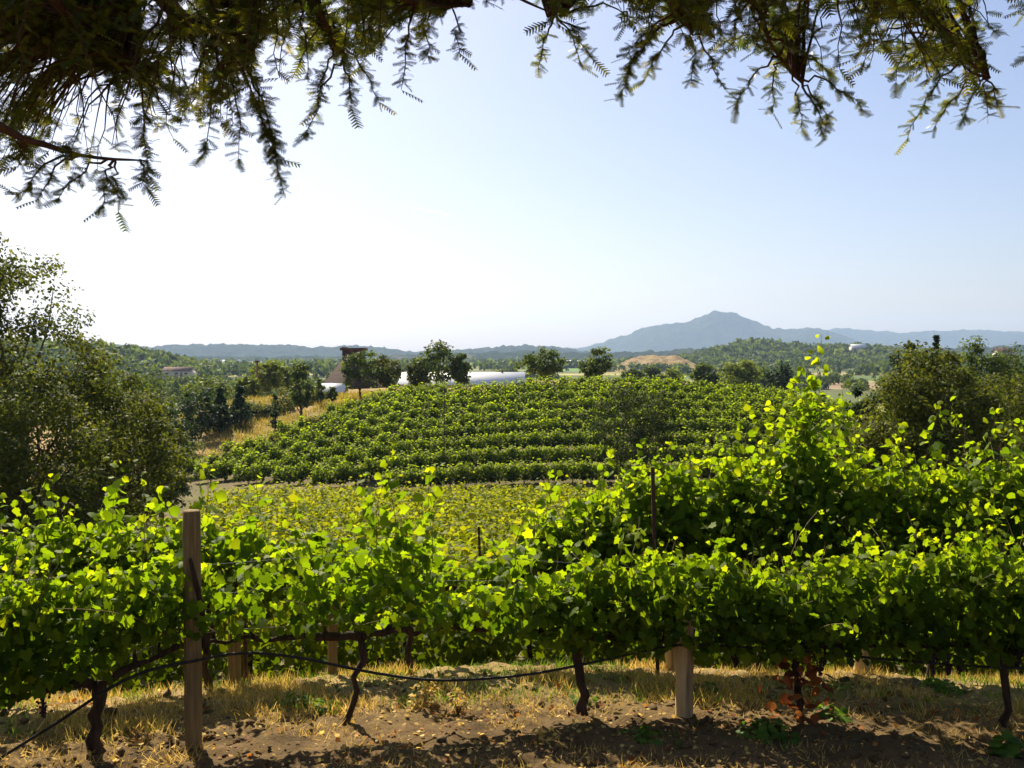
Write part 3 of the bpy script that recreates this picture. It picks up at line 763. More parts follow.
# field vines: a few kinds, copied along the rows
def proto_vine(seed, n, lsz, leafT, hgt, wid, mat, th=.5):
    rng = np.random.default_rng(seed)
    t = rng.uniform(0, 1, n); x = rng.uniform(-1, 1, n) * wid * .56
    dome = np.sin(np.clip(.15 + t * .72, 0, 1) * 3.14) ** .7
    bump = 1 + .10 * np.sin(x * 5 + seed) + .08 * np.sin(x * 11 + seed * 2)
    y = rng.uniform(-1, 1, n) * th * dome * (1 + .06 * np.sin(x * 7 + seed))
    z = hgt * (.22 + .78 * t * bump) + rng.exponential(.05, n) * (t > .85) * 2
    P = np.stack([x, y, z], 1)
    out = np.stack([0 * x, np.sign(y) * np.abs(y) / th, .3 + t], 1)
    N = nrm(out * .8 + rng.normal(size=(n, 3)) * .5); T = nrm(np.array([0, 0, -.8]) + rng.normal(size=(n, 3)) * .6)
    V, F = leaves(P, N, T, lsz * rng.uniform(.6, 1.25, n), *leafT)
    ti = np.clip(.05 + .62 * t ** 1.5 + rng.normal(size=n) * .13, 0, 1)  # paler young leaves on top; lower ones darkened, painting shade between the rows
    return V, F, np.repeat(ti, len(leafT[0]))

def field_rows():
    near, hill = [], []
    rng = np.random.default_rng(9)
    y = 13.0
    while y < 54.5:
        x0 = -.345 * y - 2.2 if y < 22 else -.335 * y + 1.0 * (y - 22) / 10
        x1 = .13 * y + (2.5 if y > 19 else 6.5)
        n = int((x1 - x0) / 1.75)
        for i in range(n + 1):
            x = x0 + i * 1.75 + rng.uniform(-.1, .1); yy = y + float(bend(x)) * float(fade(y)) + rng.uniform(-.08, .08)
            near.append((x, yy))
        y += 2.25
    for k in range(-1, 15):
        x = 36.0
        while x > -29:
            yy = 65.4 + 3.3 * k - .0085 * max(0, 8 - x) ** 2
            if yy > float(yfoot(x)) - 1.2 and yy < 93.5 and x > float(vine_left(yy)) + .5 and rng.uniform() > .012:
                hill.append((x, yy + rng.uniform(-.03, .03)))
            x -= 1.6
    return near, hill
near, hill = field_rows()
print('vines', len(near), len(hill))
protos = []
for s in range(5):
    root = empty('grapevine', (0, 0, 0), None, 'grapevine', 'vines of the sunken field beyond the second row')
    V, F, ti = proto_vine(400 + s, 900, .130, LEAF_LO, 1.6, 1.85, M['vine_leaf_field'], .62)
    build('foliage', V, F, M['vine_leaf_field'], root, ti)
    a = Acc(); a.tube([(0, 0, -.1), (.02, .01, .3), (-.01, 0, .8)], [.05, .04, .035], 6); a.done('trunk', M['vine_bark'], root, True)
    protos.append(root)
hprotos = []
for s in range(3):
    root = empty('grapevine', (0, 0, 0), None, 'grapevine', 'vines along the foot of the hillside')
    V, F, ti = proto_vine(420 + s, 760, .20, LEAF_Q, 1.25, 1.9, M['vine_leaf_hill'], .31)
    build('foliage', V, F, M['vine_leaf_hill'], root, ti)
    a = Acc(); a.tube([(0, 0, -.1), (.02, .01, .3), (-.01, 0, .7)], [.05, .04, .035], 5); a.done('trunk', M['vine_bark'], root, True)
    hprotos.append(root)
rngv = np.random.default_rng(10)
LN = 'pale green vine in the sunken field between the second row and the hill'
LH_ = 'vine in the lowest contour rows of the hillside vineyard'
used = set()
budget = 300 - 15
near.sort(key=lambda p: p[1]); hill.sort(key=lambda p: p[1])
ind_near = near[:budget]; ind_hill = hill[:max(0, budget - len(ind_near))]; rest = near[budget:] + hill[len(ind_hill):]
for lst, pr, lab in ((ind_near, protos, LN), (ind_hill, hprotos, LH_)):
    for k, (x, yy) in enumerate(lst):
        j = int(rngv.integers(0, len(pr))); p = pr[j]; rz = (math.pi if rngv.uniform() < .5 else 0) + rngv.normal() * .06
        if lab == LH_ and x < 8: rz += .017 * (8 - x)
        sc = float(rngv.uniform(.93, 1.07))
        if id(p) not in used:
            used.add(id(p)); p.location = (x, yy, gz(x, yy)); p.rotation_euler = (0, 0, rz); p.scale = (sc,) * 3; p['label'] = lab
        else: copy_thing(p, (x, yy, gz(x, yy)), rz, sc, lab)
# the remaining vines of the hillside as one mass
Vs, Fs, Ts, n0 = [], [], [], 0
base_v = [proto_vine(440 + s, 620, .22, LEAF_Q, 1.25, 1.9, None, .31) for s in range(6)]
for (x, yy) in rest:
    V, F, ti = base_v[int(rngv.integers(0, 6))]
    a = (math.pi if rngv.uniform() < .5 else 0) + (.017 * (8 - x) if x < 8 else 0); s = rngv.uniform(.94, 1.06)
    Vr = np.stack([V[:, 0] * math.cos(a) - V[:, 1] * math.sin(a), V[:, 0] * math.sin(a) + V[:, 1] * math.cos(a), V[:, 2]], 1) * s
    Vs.append(Vr + np.array([x, yy, gz(x, yy)])); Fs.append(F + n0); Ts.append(ti + rngv.normal() * .06); n0 += len(V)
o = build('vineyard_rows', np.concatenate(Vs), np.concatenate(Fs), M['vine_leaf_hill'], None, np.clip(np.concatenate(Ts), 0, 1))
tag(o, 'contour rows of vines climbing over the upper hillside', 'vineyard', None, 'stuff')

# ------------------------------------------------------------------ trellis: posts, stakes, wires, hose
def post(name, label, x, y, r, ztop, mat, lean=0, sides=16, cat='post', square=False):
    z0 = gz(x, y); rng = np.random.default_rng(int(abs(x) * 100) + 5)
    root_z = z0 - .3
    k = 14; t = np.linspace(0, 1, k)
    pp = np.stack([lean * t, 0 * t, -.3 + (ztop - root_z) * t], 1)
    rad = np.full(k, r) * (1 + .03 * rng.normal(size=k)); 
    pp = np.concatenate([pp, pp[-1:] + [[0, 0, .008]]]); rad = np.concatenate([rad, [r * .86]])
    V, Q, T = tube(pp, rad, sides, rng, .015)
    a = Acc().add(V, Q, T); o = a.done(name, mat, None, True)
    o.location = (x, y, z0); tag(o, label, cat)
    return o
x, y = at(190, 7.42), 7.42
post('wooden_post', 'tall weathered round wooden post in the first row at left', x, y, .064, 3 - (512 - 355) / 996 * 7.42, M['old_wood'])
post('wooden_post', 'thick pale tan wooden post under the foliage right of centre', at(686, 8.42), 8.42, .078, .78, M['post_wood'])
post('wooden_post', 'pale wooden post standing just behind the thick tan post', at(671, 10.55), 10.55, .07, .8, M['post_wood'])
post('wooden_post', 'short pale post visible under the foliage near the right', at(865, 10.6), 10.6, .085, 1.1, M['post_wood'])
post('wooden_post', 'grey brown post of the second row just right of the tall round post', at(232, 9.6), 9.6, .062, 1.12, M['old_wood'])
post('wooden_post', 'faint thin post of the second row behind the sparse vine', at(331, 10.0), 10.0, .05, .9, M['old_wood'])
post('metal_stake', 'dark leaning stake poking out of the canopy near the lone tree', at(660, 10.05), 10.05, .022, 3 - (468 - 355) / 996 * 10.05, M['rust'], -.07, 6, 'stake')
post('metal_stake', 'thin dark stake rising from the pale green field in the centre', at(486, 13.3), 13.3, .02, 3 - (528 - 355) / 996 * 13.3, M['rust'], -.1, 6, 'stake')
post('metal_stake', 'short dark stake beside the second row post at left', at(243, 9.7), 9.7, .024, .95, M['rust'], .0, 6, 'stake')
# leaning old cane tied to the post
a = Acc(); p0 = S(204, 655, 7.5); p1 = S(188, 560, 7.3)
pth = np.array(p0) + (np.array(p1) - np.array(p0)) * np.linspace(0, 1, 8)[:, None]; pth[:, 0] += .02 * np.sin(np.linspace(0, 3.14, 8))
a.tube(pth, np.linspace(.026, .016, 8), 7, np.random.default_rng(3), .1)
o = a.done('dead_branch', M['vine_bark'], None, True); tag(o, 'dark dead cane leaning against the tall round post', 'branch')

def wire(label, ly, z, x0, x1, r=.0022, off=0):
    xs = np.linspace(x0, x1, 40)
    pp = np.stack([xs, ly(xs) + off, np.array([z(v) for v in xs])], 1)
    o = Acc().tube(pp, r, 5).done('trellis_wire', M['wire'], None, True); tag(o, label, 'wire'); return o
wire('upper trellis wire of the first row crossing the tall round post', rows_y1, lambda v: 1.40 - .10 * max(0, v + 1.2), -7, 7.2, .0015, -.02)
wire('middle trellis wire of the first row above the hose', rows_y1, lambda v: 1.16 - .06 * max(0, v + 1.2), -7, 7.2, .0015, .02)
wire('lower trellis wire of the first row along the cordon', rows_y1, lambda v: cord1(v) + .09, -7, 7.2, .003)
wire('upper trellis wire of the second row', rows_y2, lambda v: 1.22 - .03 * v, -8, 8, .0016, -.05)
wire('lower trellis wire of the second row', rows_y2, lambda v: .98 - .03 * v, -8, 8, .0016, .05)

hp = [(-40, 785, 6.9), (0, 759, 7.0), (50, 728, 7.02), (110, 689, 7.08), (150, 672, 7.15), (190, 664, 7.28), (225, 657, 7.45), (262, 656, 7.6), (300, 661, 7.68), (330, 667, 7.75), (380, 677, 7.9), (430, 683, 8.02), (480, 682, 8.12), (530, 677, 8.2),
      (580, 668, 8.25), (640, 655, 8.28), (690, 647, 8.3), (780, 652, 8.3), (880, 661, 8.3), (980, 669, 8.3), (1060, 671, 8.3), (1200, 672, 8.3)]
pts = np.array([S(*h) for h in hp]); tt = np.arange(len(pts)); ts = np.linspace(0, len(pts) - 1, 120)
def cr(P, ts):
    out = []
    for t in ts:
        i = min(int(t), len(P) - 2); f = t - i; a0 = P[max(i - 1, 0)]; a1 = P[i]; a2 = P[i + 1]; a3 = P[min(i + 2, len(P) - 1)]
        out.append(.5 * (2 * a1 + (a2 - a0) * f + (2 * a0 - 5 * a1 + 4 * a2 - a3) * f * f + (3 * a1 - a0 - 3 * a2 + a3) * f ** 3))
    return np.array(out)
o = Acc().tube(cr(pts, ts), .0115, 8).done('drip_hose', M['hose'], None, True); tag(o, 'black drip irrigation hose sagging along the first row', 'hose')

# ------------------------------------------------------------------ ground cover
def grass(name, label, n, xr, ur, hmin, hmax, seed, mat, thr, width=.006, tlo=.2, thi=1.0, ns=1.4, clump=5, spreadc=.07, umode=True, lean=.45):
    rng = np.random.default_rng(seed)
    cx = rng.uniform(*xr, n * 3); cu = rng.uniform(*ur, n * 3)
    cy_ = cu + (bend(cx) if umode else 0)
    keep = fbm(cx, cy_, ns, 3, seed) > thr
    cx, cy_ = cx[keep][:n], cy_[keep][:n]
    X = np.repeat(cx, clump) + rng.normal(size=len(cx) * clump) * spreadc; Y = np.repeat(cy_, clump) + rng.normal(size=len(cx) * clump) * spreadc
    m = len(X); Z = H(X, Y) - .01
    P = np.stack([X, Y, Z], 1)
    hgt = rng.uniform(hmin, hmax, m); tv = np.array([(-.5, 0, 0), (.5, 0, 0), (.32, .55, .10), (-.32, .55, .10), (0, 1.0, .34)])
    U = nrm(np.array([0, 0, 1.]) + rng.normal(size=(m, 3)) * lean * np.array([1, 1, .2])); N = nrm(np.cross(U, rng.normal(size=(m, 3))))
    B = np.cross(U, N)
    V = P[:, None, :] + tv[None, :, 0:1] * width * B[:, None, :] * (hgt / hmax)[:, None, None] ** .3 + hgt[:, None, None] * (tv[None, :, 1:2] * U[:, None, :] + tv[None, :, 2:3] * N[:, None, :])
    F = np.array([(0, 1, 2), (0, 2, 3), (3, 2, 4)])[None] + (np.arange(m) * 5)[:, None, None]
    ti = np.repeat(rng.uniform(tlo, thi, len(cx)), clump) + rng.normal(size=m) * .1
    o = build(name, V.reshape(-1, 3), F.reshape(-1, 3), mat, None, np.repeat(np.clip(ti, 0, 1), 5)); tag(o, label, 'grass', None, 'stuff')
grass('dry_grass', 'dry golden grass growing between the first and second rows', 6000, (-7.5, 8), (8.8, 11.8), .03, .17, 31, M['dry_grass'], .05, .008, .2, 1.0, 1.8)
grass('tall_dry_grass', 'taller dry grass on the bank below the second row at right', 5000, (2.5, 11), (11.3, 15), .06, .25, 35, M['dry_grass'], -.05, .012, .0, .7)
grass('green_grass', 'short green grass tufts between the first and second rows', 2400, (-7.5, 8), (8.9, 11.6), .03, .14, 32, M['weed'], .0, .009, .3, 1)
grass('straw', 'sparse straw stubble on the bare soil in front of the first row', 3000, (-6, 7), (6.2, 9.2), .03, .12, 33, M['dry_grass'], -.02, .006, .4, 1, 1.1, 6, .05, True, .9)
grass('hill_grass', 'dry golden grass on the slope beside the hillside vineyard', 5200, (-34, -10), (76, 112), .25, .7, 34, M['dry_grass'], -.08, .06, .0, .32, .3, 4, .3, False)

def litter(name, label, n, seed, mat, smin, smax, thr, ur=(6.3, 10.5), tl=(.1, 1)):
    rng = np.random.default_rng(seed)
    X = rng.uniform(-6.5, 7.5, n * 3); U = rng.uniform(*ur, n * 3); Y = U + bend(X)
    k = fbm(X, Y, .9, 3, seed) > thr; X, Y = X[k][:n], Y[k][:n]; m = len(X)
    nr = .0
    Z = H(X, Y) + (fbm(X, Y, 1.2, 3, 11) * .10 + fbm(X, Y, 5, 3, 12) * .07 + np.clip(fbm(X, Y, 11, 2, 14), 0, 1) * .09) + .015
    V, F = leaves(np.stack([X, Y, Z], 1), nrm(np.array([0, 0, 1.]) + rng.normal(size=(m, 3)) * .5), rng.normal(size=(m, 3)), rng.uniform(smin, smax, m), *LEAF_LO)
    o = build(name, V, F, mat, None, np.repeat(rng.uniform(*tl, m), 5)); tag(o, label, 'leaf litter', None, 'stuff')
litter('leaf_litter', 'pale curled dead leaves scattered over the bare soil', 4200, 41, M['dry_grass'], .012, .05, -.05, tl=(.3, 1))
litter('brown_litter', 'brown dead leaves scattered over the bare soil', 1500, 42, M['dead_leaf'], .02, .06, -.05)

def clods():
    rng = np.random.default_rng(61); a = Acc(); n = 2600
    X = rng.uniform(-6.5, 7.5, n * 2); U = rng.uniform(6.3, 10.2, n * 2); Y = U + bend(X)
    k = fbm(X, Y, .8, 3, 66) > -.06; X, Y = X[k][:n], Y[k][:n]; n = len(X)
    Z = H(X, Y) + 1.15 * (fbm(X, Y, 1.2, 3, 11) * .10 + fbm(X, Y, 5, 3, 12) * .07 + np.clip(fbm(X, Y, 11, 2, 14), 0, 1) * .09)
    base = np.array([(1, 0, 0), (0, 1, 0), (-1, 0, 0), (0, -1, 0), (.1, .1, .8), (0, 0, -.6), (.7, .7, .3), (-.7, .7, .35), (-.7, -.7, .3), (.7, -.7, .3)], float)
    Fq = np.array([(0, 6, 4), (6, 1, 4), (1, 7, 4), (7, 2, 4), (2, 8, 4), (8, 3, 4), (3, 9, 4), (9, 0, 4), (6, 0, 5), (1, 6, 5), (7, 1, 5), (2, 7, 5), (8, 2, 5), (3, 8, 5), (9, 3, 5), (0, 9, 5)])
    S_ = rng.exponential(.013, n) + .006
    V = base[None] * (1 + rng.normal(size=(n, 10, 1)) * .22) * S_[:, None, None] * rng.uniform(.6, 1.2, (n, 1, 3)) + np.stack([X, Y, Z], 1)[:, None, :]
    F = (Fq[None] + (np.arange(n) * 10)[:, None, None]).reshape(-1, 3)
    col = np.tile(np.array([.15, .10, .05]), (n * 10, 1)) * np.repeat(rng.uniform(.6, 1.5, (n, 1)), 10, 0)
    o = build('soil_clods', V.reshape(-1, 3), F, M['soil'], None, None, False, col); tag(o, 'crumbly brown clods and pebbles lying on the bare soil', 'soil', None, 'stuff')
clods()

def weed_plant(label, px, py, r, h, n, seed, mat, lsz=.05):
    d = None
    # find the ground point seen there
    for dd in np.arange(6.5, 12, .02):
        x, y, z = S(px, py, dd)
        if z <= gz(x, y): d = dd; break
    d = d or 8.0
    x, y, _ = S(px, py, d); rng = np.random.default_rng(seed)
    root = empty('weed_plant', (x, y, gz(x, y)), label, 'weed')
    t = rng.uniform(0, 1, n); an = rng.uniform(0, 6.28, n); rr = r * rng.uniform(.1, 1, n)
    P = np.stack([rr * np.cos(an), rr * np.sin(an), h * t * (1 - .6 * (rr / r) ** 2) + .015], 1)
    N = nrm(np.stack([np.cos(an) * .6, np.sin(an) * .6, np.ones(n)], 1) + rng.normal(size=(n, 3)) * .4)
    T = nrm(np.stack([np.cos(an), np.sin(an), np.full(n, -.1)], 1) + rng.normal(size=(n, 3)) * .4)
    V, F = leaves(P, N, T, lsz * rng.uniform(.5, 1.3, n), *LEAF_MID)
    build('foliage', V, F, mat, root, np.repeat(np.clip(rng.normal(size=n) * .2 + .45, 0, 1), len(LEAF_MID[0])))
    a = Acc()
    for k in range(7):
        q = P[k] * np.array([1, 1, 1.0]); a.tube([(0, 0, -.02), tuple(q * .5 + (0, 0, .02)), tuple(q)], [.004, .003, .002], 4)
    a.done('stem', M['cane'], root)
for i, (lab, px, py, r, h, n, mt, ls) in enumerate([
    ('low green weed patch on the soil right of the tall round post', 292, 712, .20, .12, 90, 'weed', .05),
    ('dark green weed patch at the foot of the sparse vine', 320, 716, .16, .10, 60, 'weed', .045),
    ('dry brownish weed standing in the centre of the bare soil', 425, 712, .15, .26, 120, 'dry_grass', .035),
    ('second dry brownish weed just right of the first in the centre', 458, 716, .12, .20, 80, 'dry_grass', .03),
    ('small bright seedling at the foot of the thick tan post', 712, 696, .09, .10, 24, 'weed', .06),
    ('broad green weed patch in the shade below the red leaved vine', 770, 742, .24, .12, 120, 'weed', .06),
    ('dark green weed patch in the shade left of the tan post', 650, 748, .24, .10, 110, 'weed', .055),
    ('leafy green weed near the bottom right corner', 1014, 758, .12, .12, 36, 'weed', .09),
    ('low green weed under the right hand vines', 945, 694, .22, .10, 80, 'weed', .06),
    ('dark green weed below the dead red leaves', 832, 725, .13, .14, 50, 'weed', .07),
    ('green weed at the foot of the leaning stout trunk', 585, 708, .10, .09, 30, 'weed', .05),
    ('pale dry weed at the bottom right of centre', 545, 750, .14, .14, 70, 'dry_grass', .035)]):
    weed_plant(lab, px, py, r, h, n, 500 + i, M[mt], ls)

# ------------------------------------------------------------------ buildings
def gable(name, mat_roof, mat_wall, root, L, W, hw, hr, over=.25, windows=(), roofth=.12, doors=()):
    """building in root space: length along X, width along Y, ridge along X"""
    a = Acc(); a.box(-L / 2, L / 2, -W / 2, W / 2, 0, hw)
    V = np.array([(-L / 2, -W / 2, hw), (-L / 2, W / 2, hw), (-L / 2, 0, hw + hr - .05), (L / 2, -W / 2, hw), (L / 2, W / 2, hw), (L / 2, 0, hw + hr - .05)])
    a.add(V, None, [(0, 2, 1), (3, 4, 5)]); a.done('wall', mat_wall, root)
    a = Acc()
    for s in (-1, 1):
        e = W / 2 + over; sl_ = hr / (W / 2)
        V = []
        for x in (-L / 2 - over, L / 2 + over):
            V += [(x, 0, hw + hr), (x, s * e, hw - over * sl_), (x, s * e, hw - over * sl_ + roofth), (x, 0, hw + hr + roofth)]
        V = np.array(V)
        a.add(V, [(0, 1, 2, 3), (4, 7, 6, 5), (0, 4, 5, 1), (3, 2, 6, 7), (1, 5, 6, 2)])
    rf = a.done('roof', mat_roof, root)
    for (x, z, w, h) in windows:
        b = Acc(); b.box(x - w / 2, x + w / 2, -W / 2 - .03, -W / 2 + .02, z, z + h); wo = b.done('window', M['dark_glass'], root)
        b = Acc(); t = .07
        b.box(x - w / 2 - t, x + w / 2 + t, -W / 2 - .05, -W / 2 + .01, z - t, z); b.box(x - w / 2 - t, x + w / 2 + t, -W / 2 - .05, -W / 2 + .01, z + h, z + h + t)
        b.box(x - w / 2 - t, x - w / 2, -W / 2 - .05, -W / 2 + .01, z, z + h); b.box(x + w / 2, x + w / 2 + t, -W / 2 - .05, -W / 2 + .01, z, z + h)
        b.done('frame', M['white_metal'], wo)
    for (x, w, h) in doors:
        b = Acc(); b.box(x - w / 2, x + w / 2, -W / 2 - .04, -W / 2 + .02, .05, h); b.done('door', M['old_wood'], root)
    return rf

# long white winery roof
d = 122; xa, xb = at(400, d), at(523, d); zr = 3 - (373 - 355) / 996 * (d + 5); g0 = gz((xa + xb) / 2, d)
root = empty('winery_building', ((xa + xb) / 2, d + 5, g0 - .3), 'long low winery building with a bright white metal roof behind the crest oaks', 'building')
ze = 3 - (389 - 355) / 996 * d - (g0 - .3)
rf = gable('w', M['white_metal'], M['wall_cream'], root, xb - xa, 11, max(.6, ze), zr - (g0 - .3) - max(.6, ze), .3)
a = Acc(); a.tube([((xb - xa) / 2 - 2.6, -.3, zr - g0 - .2), ((xb - xa) / 2 - 2.6, -.3, zr - g0 + .65)], .12, 8); a.done('vent_pipe', M['rust'], rf)
# small white shed
d = 112; x = at(334, d); g0 = gz(x, d)
root = empty('shed', (x, d, g0 - .4), 'little shed with a white metal roof left of the kiln oaks', 'shed')
zt = 3 - (383.5 - 355) / 996 * d - (g0 - .4)
gable('s', M['white_metal'], M['old_wood'], root, 2.5, 3.2, zt - .95, .85, .15)
# hop kiln
d = 140; x = at(354, d); g0 = gz(x, d)
root = empty('hop_kiln', (x, d, g0 - .3), 'old brick hop kiln with steep brown roof and square louvred tower', 'building')
zz = lambda py: 3 + (355 - py) / 996 * d - (g0 - .3)
a = Acc(); a.box(-3.7, 3.7, -3.7, 3.7, 0, zz(385)); a.done('wall', M['brick'], root)
a = Acc(); e, t_ = 4.0, 1.45; z1, z2 = zz(386), zz(360)
V = np.array([(-e, -e, z1), (e, -e, z1), (e, e, z1), (-e, e, z1), (-t_, -t_, z2), (t_, -t_, z2), (t_, t_, z2), (-t_, t_, z2)])
a.add(V, [(0, 1, 5, 4), (1, 2, 6, 5), (2, 3, 7, 6), (3, 0, 4, 7), (4, 5, 6, 7)]); rf = a.done('roof', M['shingle'], root)
a = Acc(); a.box(-1.4, 1.4, -1.4, 1.4, z2 - .1, zz(350.5))
for k in range(7): a.box(-1.46, 1.46, -1.46, 1.46, z2 + .2 + k * .17, z2 + .26 + k * .17)
a.done('louvre_tower', M['shingle'], root)
a = Acc(); a.box(-1.7, 1.7, -1.7, 1.7, zz(350.5), zz(348)); a.box(-1.5, -1.1, -1.5, 1.5, zz(348), zz(347.2)); a.done('tower_cap', M['rust'], root)
a = Acc(); a.box(-.6, .6, -3.76, -3.68, .1, 1.9); a.done('door', M['old_wood'], root)
# far houses
for i, (px, py, d, L, W, hw, hr, lab, rm, wm) in enumerate([
    (179, 371, 420, 12, 7, 2.2, 1.6, 'pale house with a pinkish roof on the green hill at left', 'roof_red', 'wall_cream'),
    (815, 386, 372, 5, 4, 1.6, 1.0, 'small white farm shed beside the ploughed valley field', 'white_metal', 'wall_cream'),
    (858, 347, 1080, 16, 10, 6.0, 3.0, 'pale house standing in the hill woodland under the mountain', 'white_metal', 'wall_cream'),
    (1003, 352, 320, 5, 4, 2.0, 1.2, 'pale house glimpsed above the right hand trees', 'roof_red', 'wall_cream'),
    (231, 362, 1900, 40, 14, 6, 4, 'faraway pale building on the hazy left ridge', 'white_metal', 'wall_cream'),
    (576, 362, 1300, 24, 10, 3, 2, 'faraway pale barn left of the golden hill', 'white_metal', 'wall_cream')]):
    x = at(px, d); z = 3 + (355 - py) / 996 * d - hw
    g = gz(x, d); base = min(g, z)
    root = empty('house', (x, d, z), lab, 'house')
    if z > g + .3:
        a = Acc(); a.box(-L / 2 + .1, L / 2 - .1, -W / 2 + .1, W / 2 - .1, g - z - 1, -.002); a.done('foundation', M['concrete'], root)
    n = 3 if d < 1200 else 2
    gable('h', M[rm], M[wm], root, L, W, hw, hr, .3, [(-L / 2 + L * (k + .5) / n, hw * .35, L * .12, hw * .35) for k in range(n)], doors=[(0.0 if n == 2 else L * .17, L * .07, hw * .75)])

# poles
def pole(label, px, d, ptop, r, mat, name='utility_pole', arm=False):
    x = at(px, d); g = gz(x, d); zt = 3 + (355 - ptop) / 996 * d
    root = empty(name, (x, d, g - .2), label, 'pole')
    a = Acc(); a.tube([(0, 0, 0), (0, 0, (zt - g) * .5), (0, 0, zt - g + .2)], [r, r * .9, r * .8], 8); a.done('shaft', mat, root, True)
    a = Acc(); a.box(-r * 1.3, r * 1.3, -r * 1.3, r * 1.3, zt - g + .2, zt - g + .2 + r); a.done('cap', M['rust'], root)
pole('brown wooden pole standing before the yellow green trees', 257, 118, 362, .17, M['old_wood'])
pole('thin grey pole rising from the middle of the hillside vines', 444, 66, 388, .035, M['rust'], 'metal_pole')

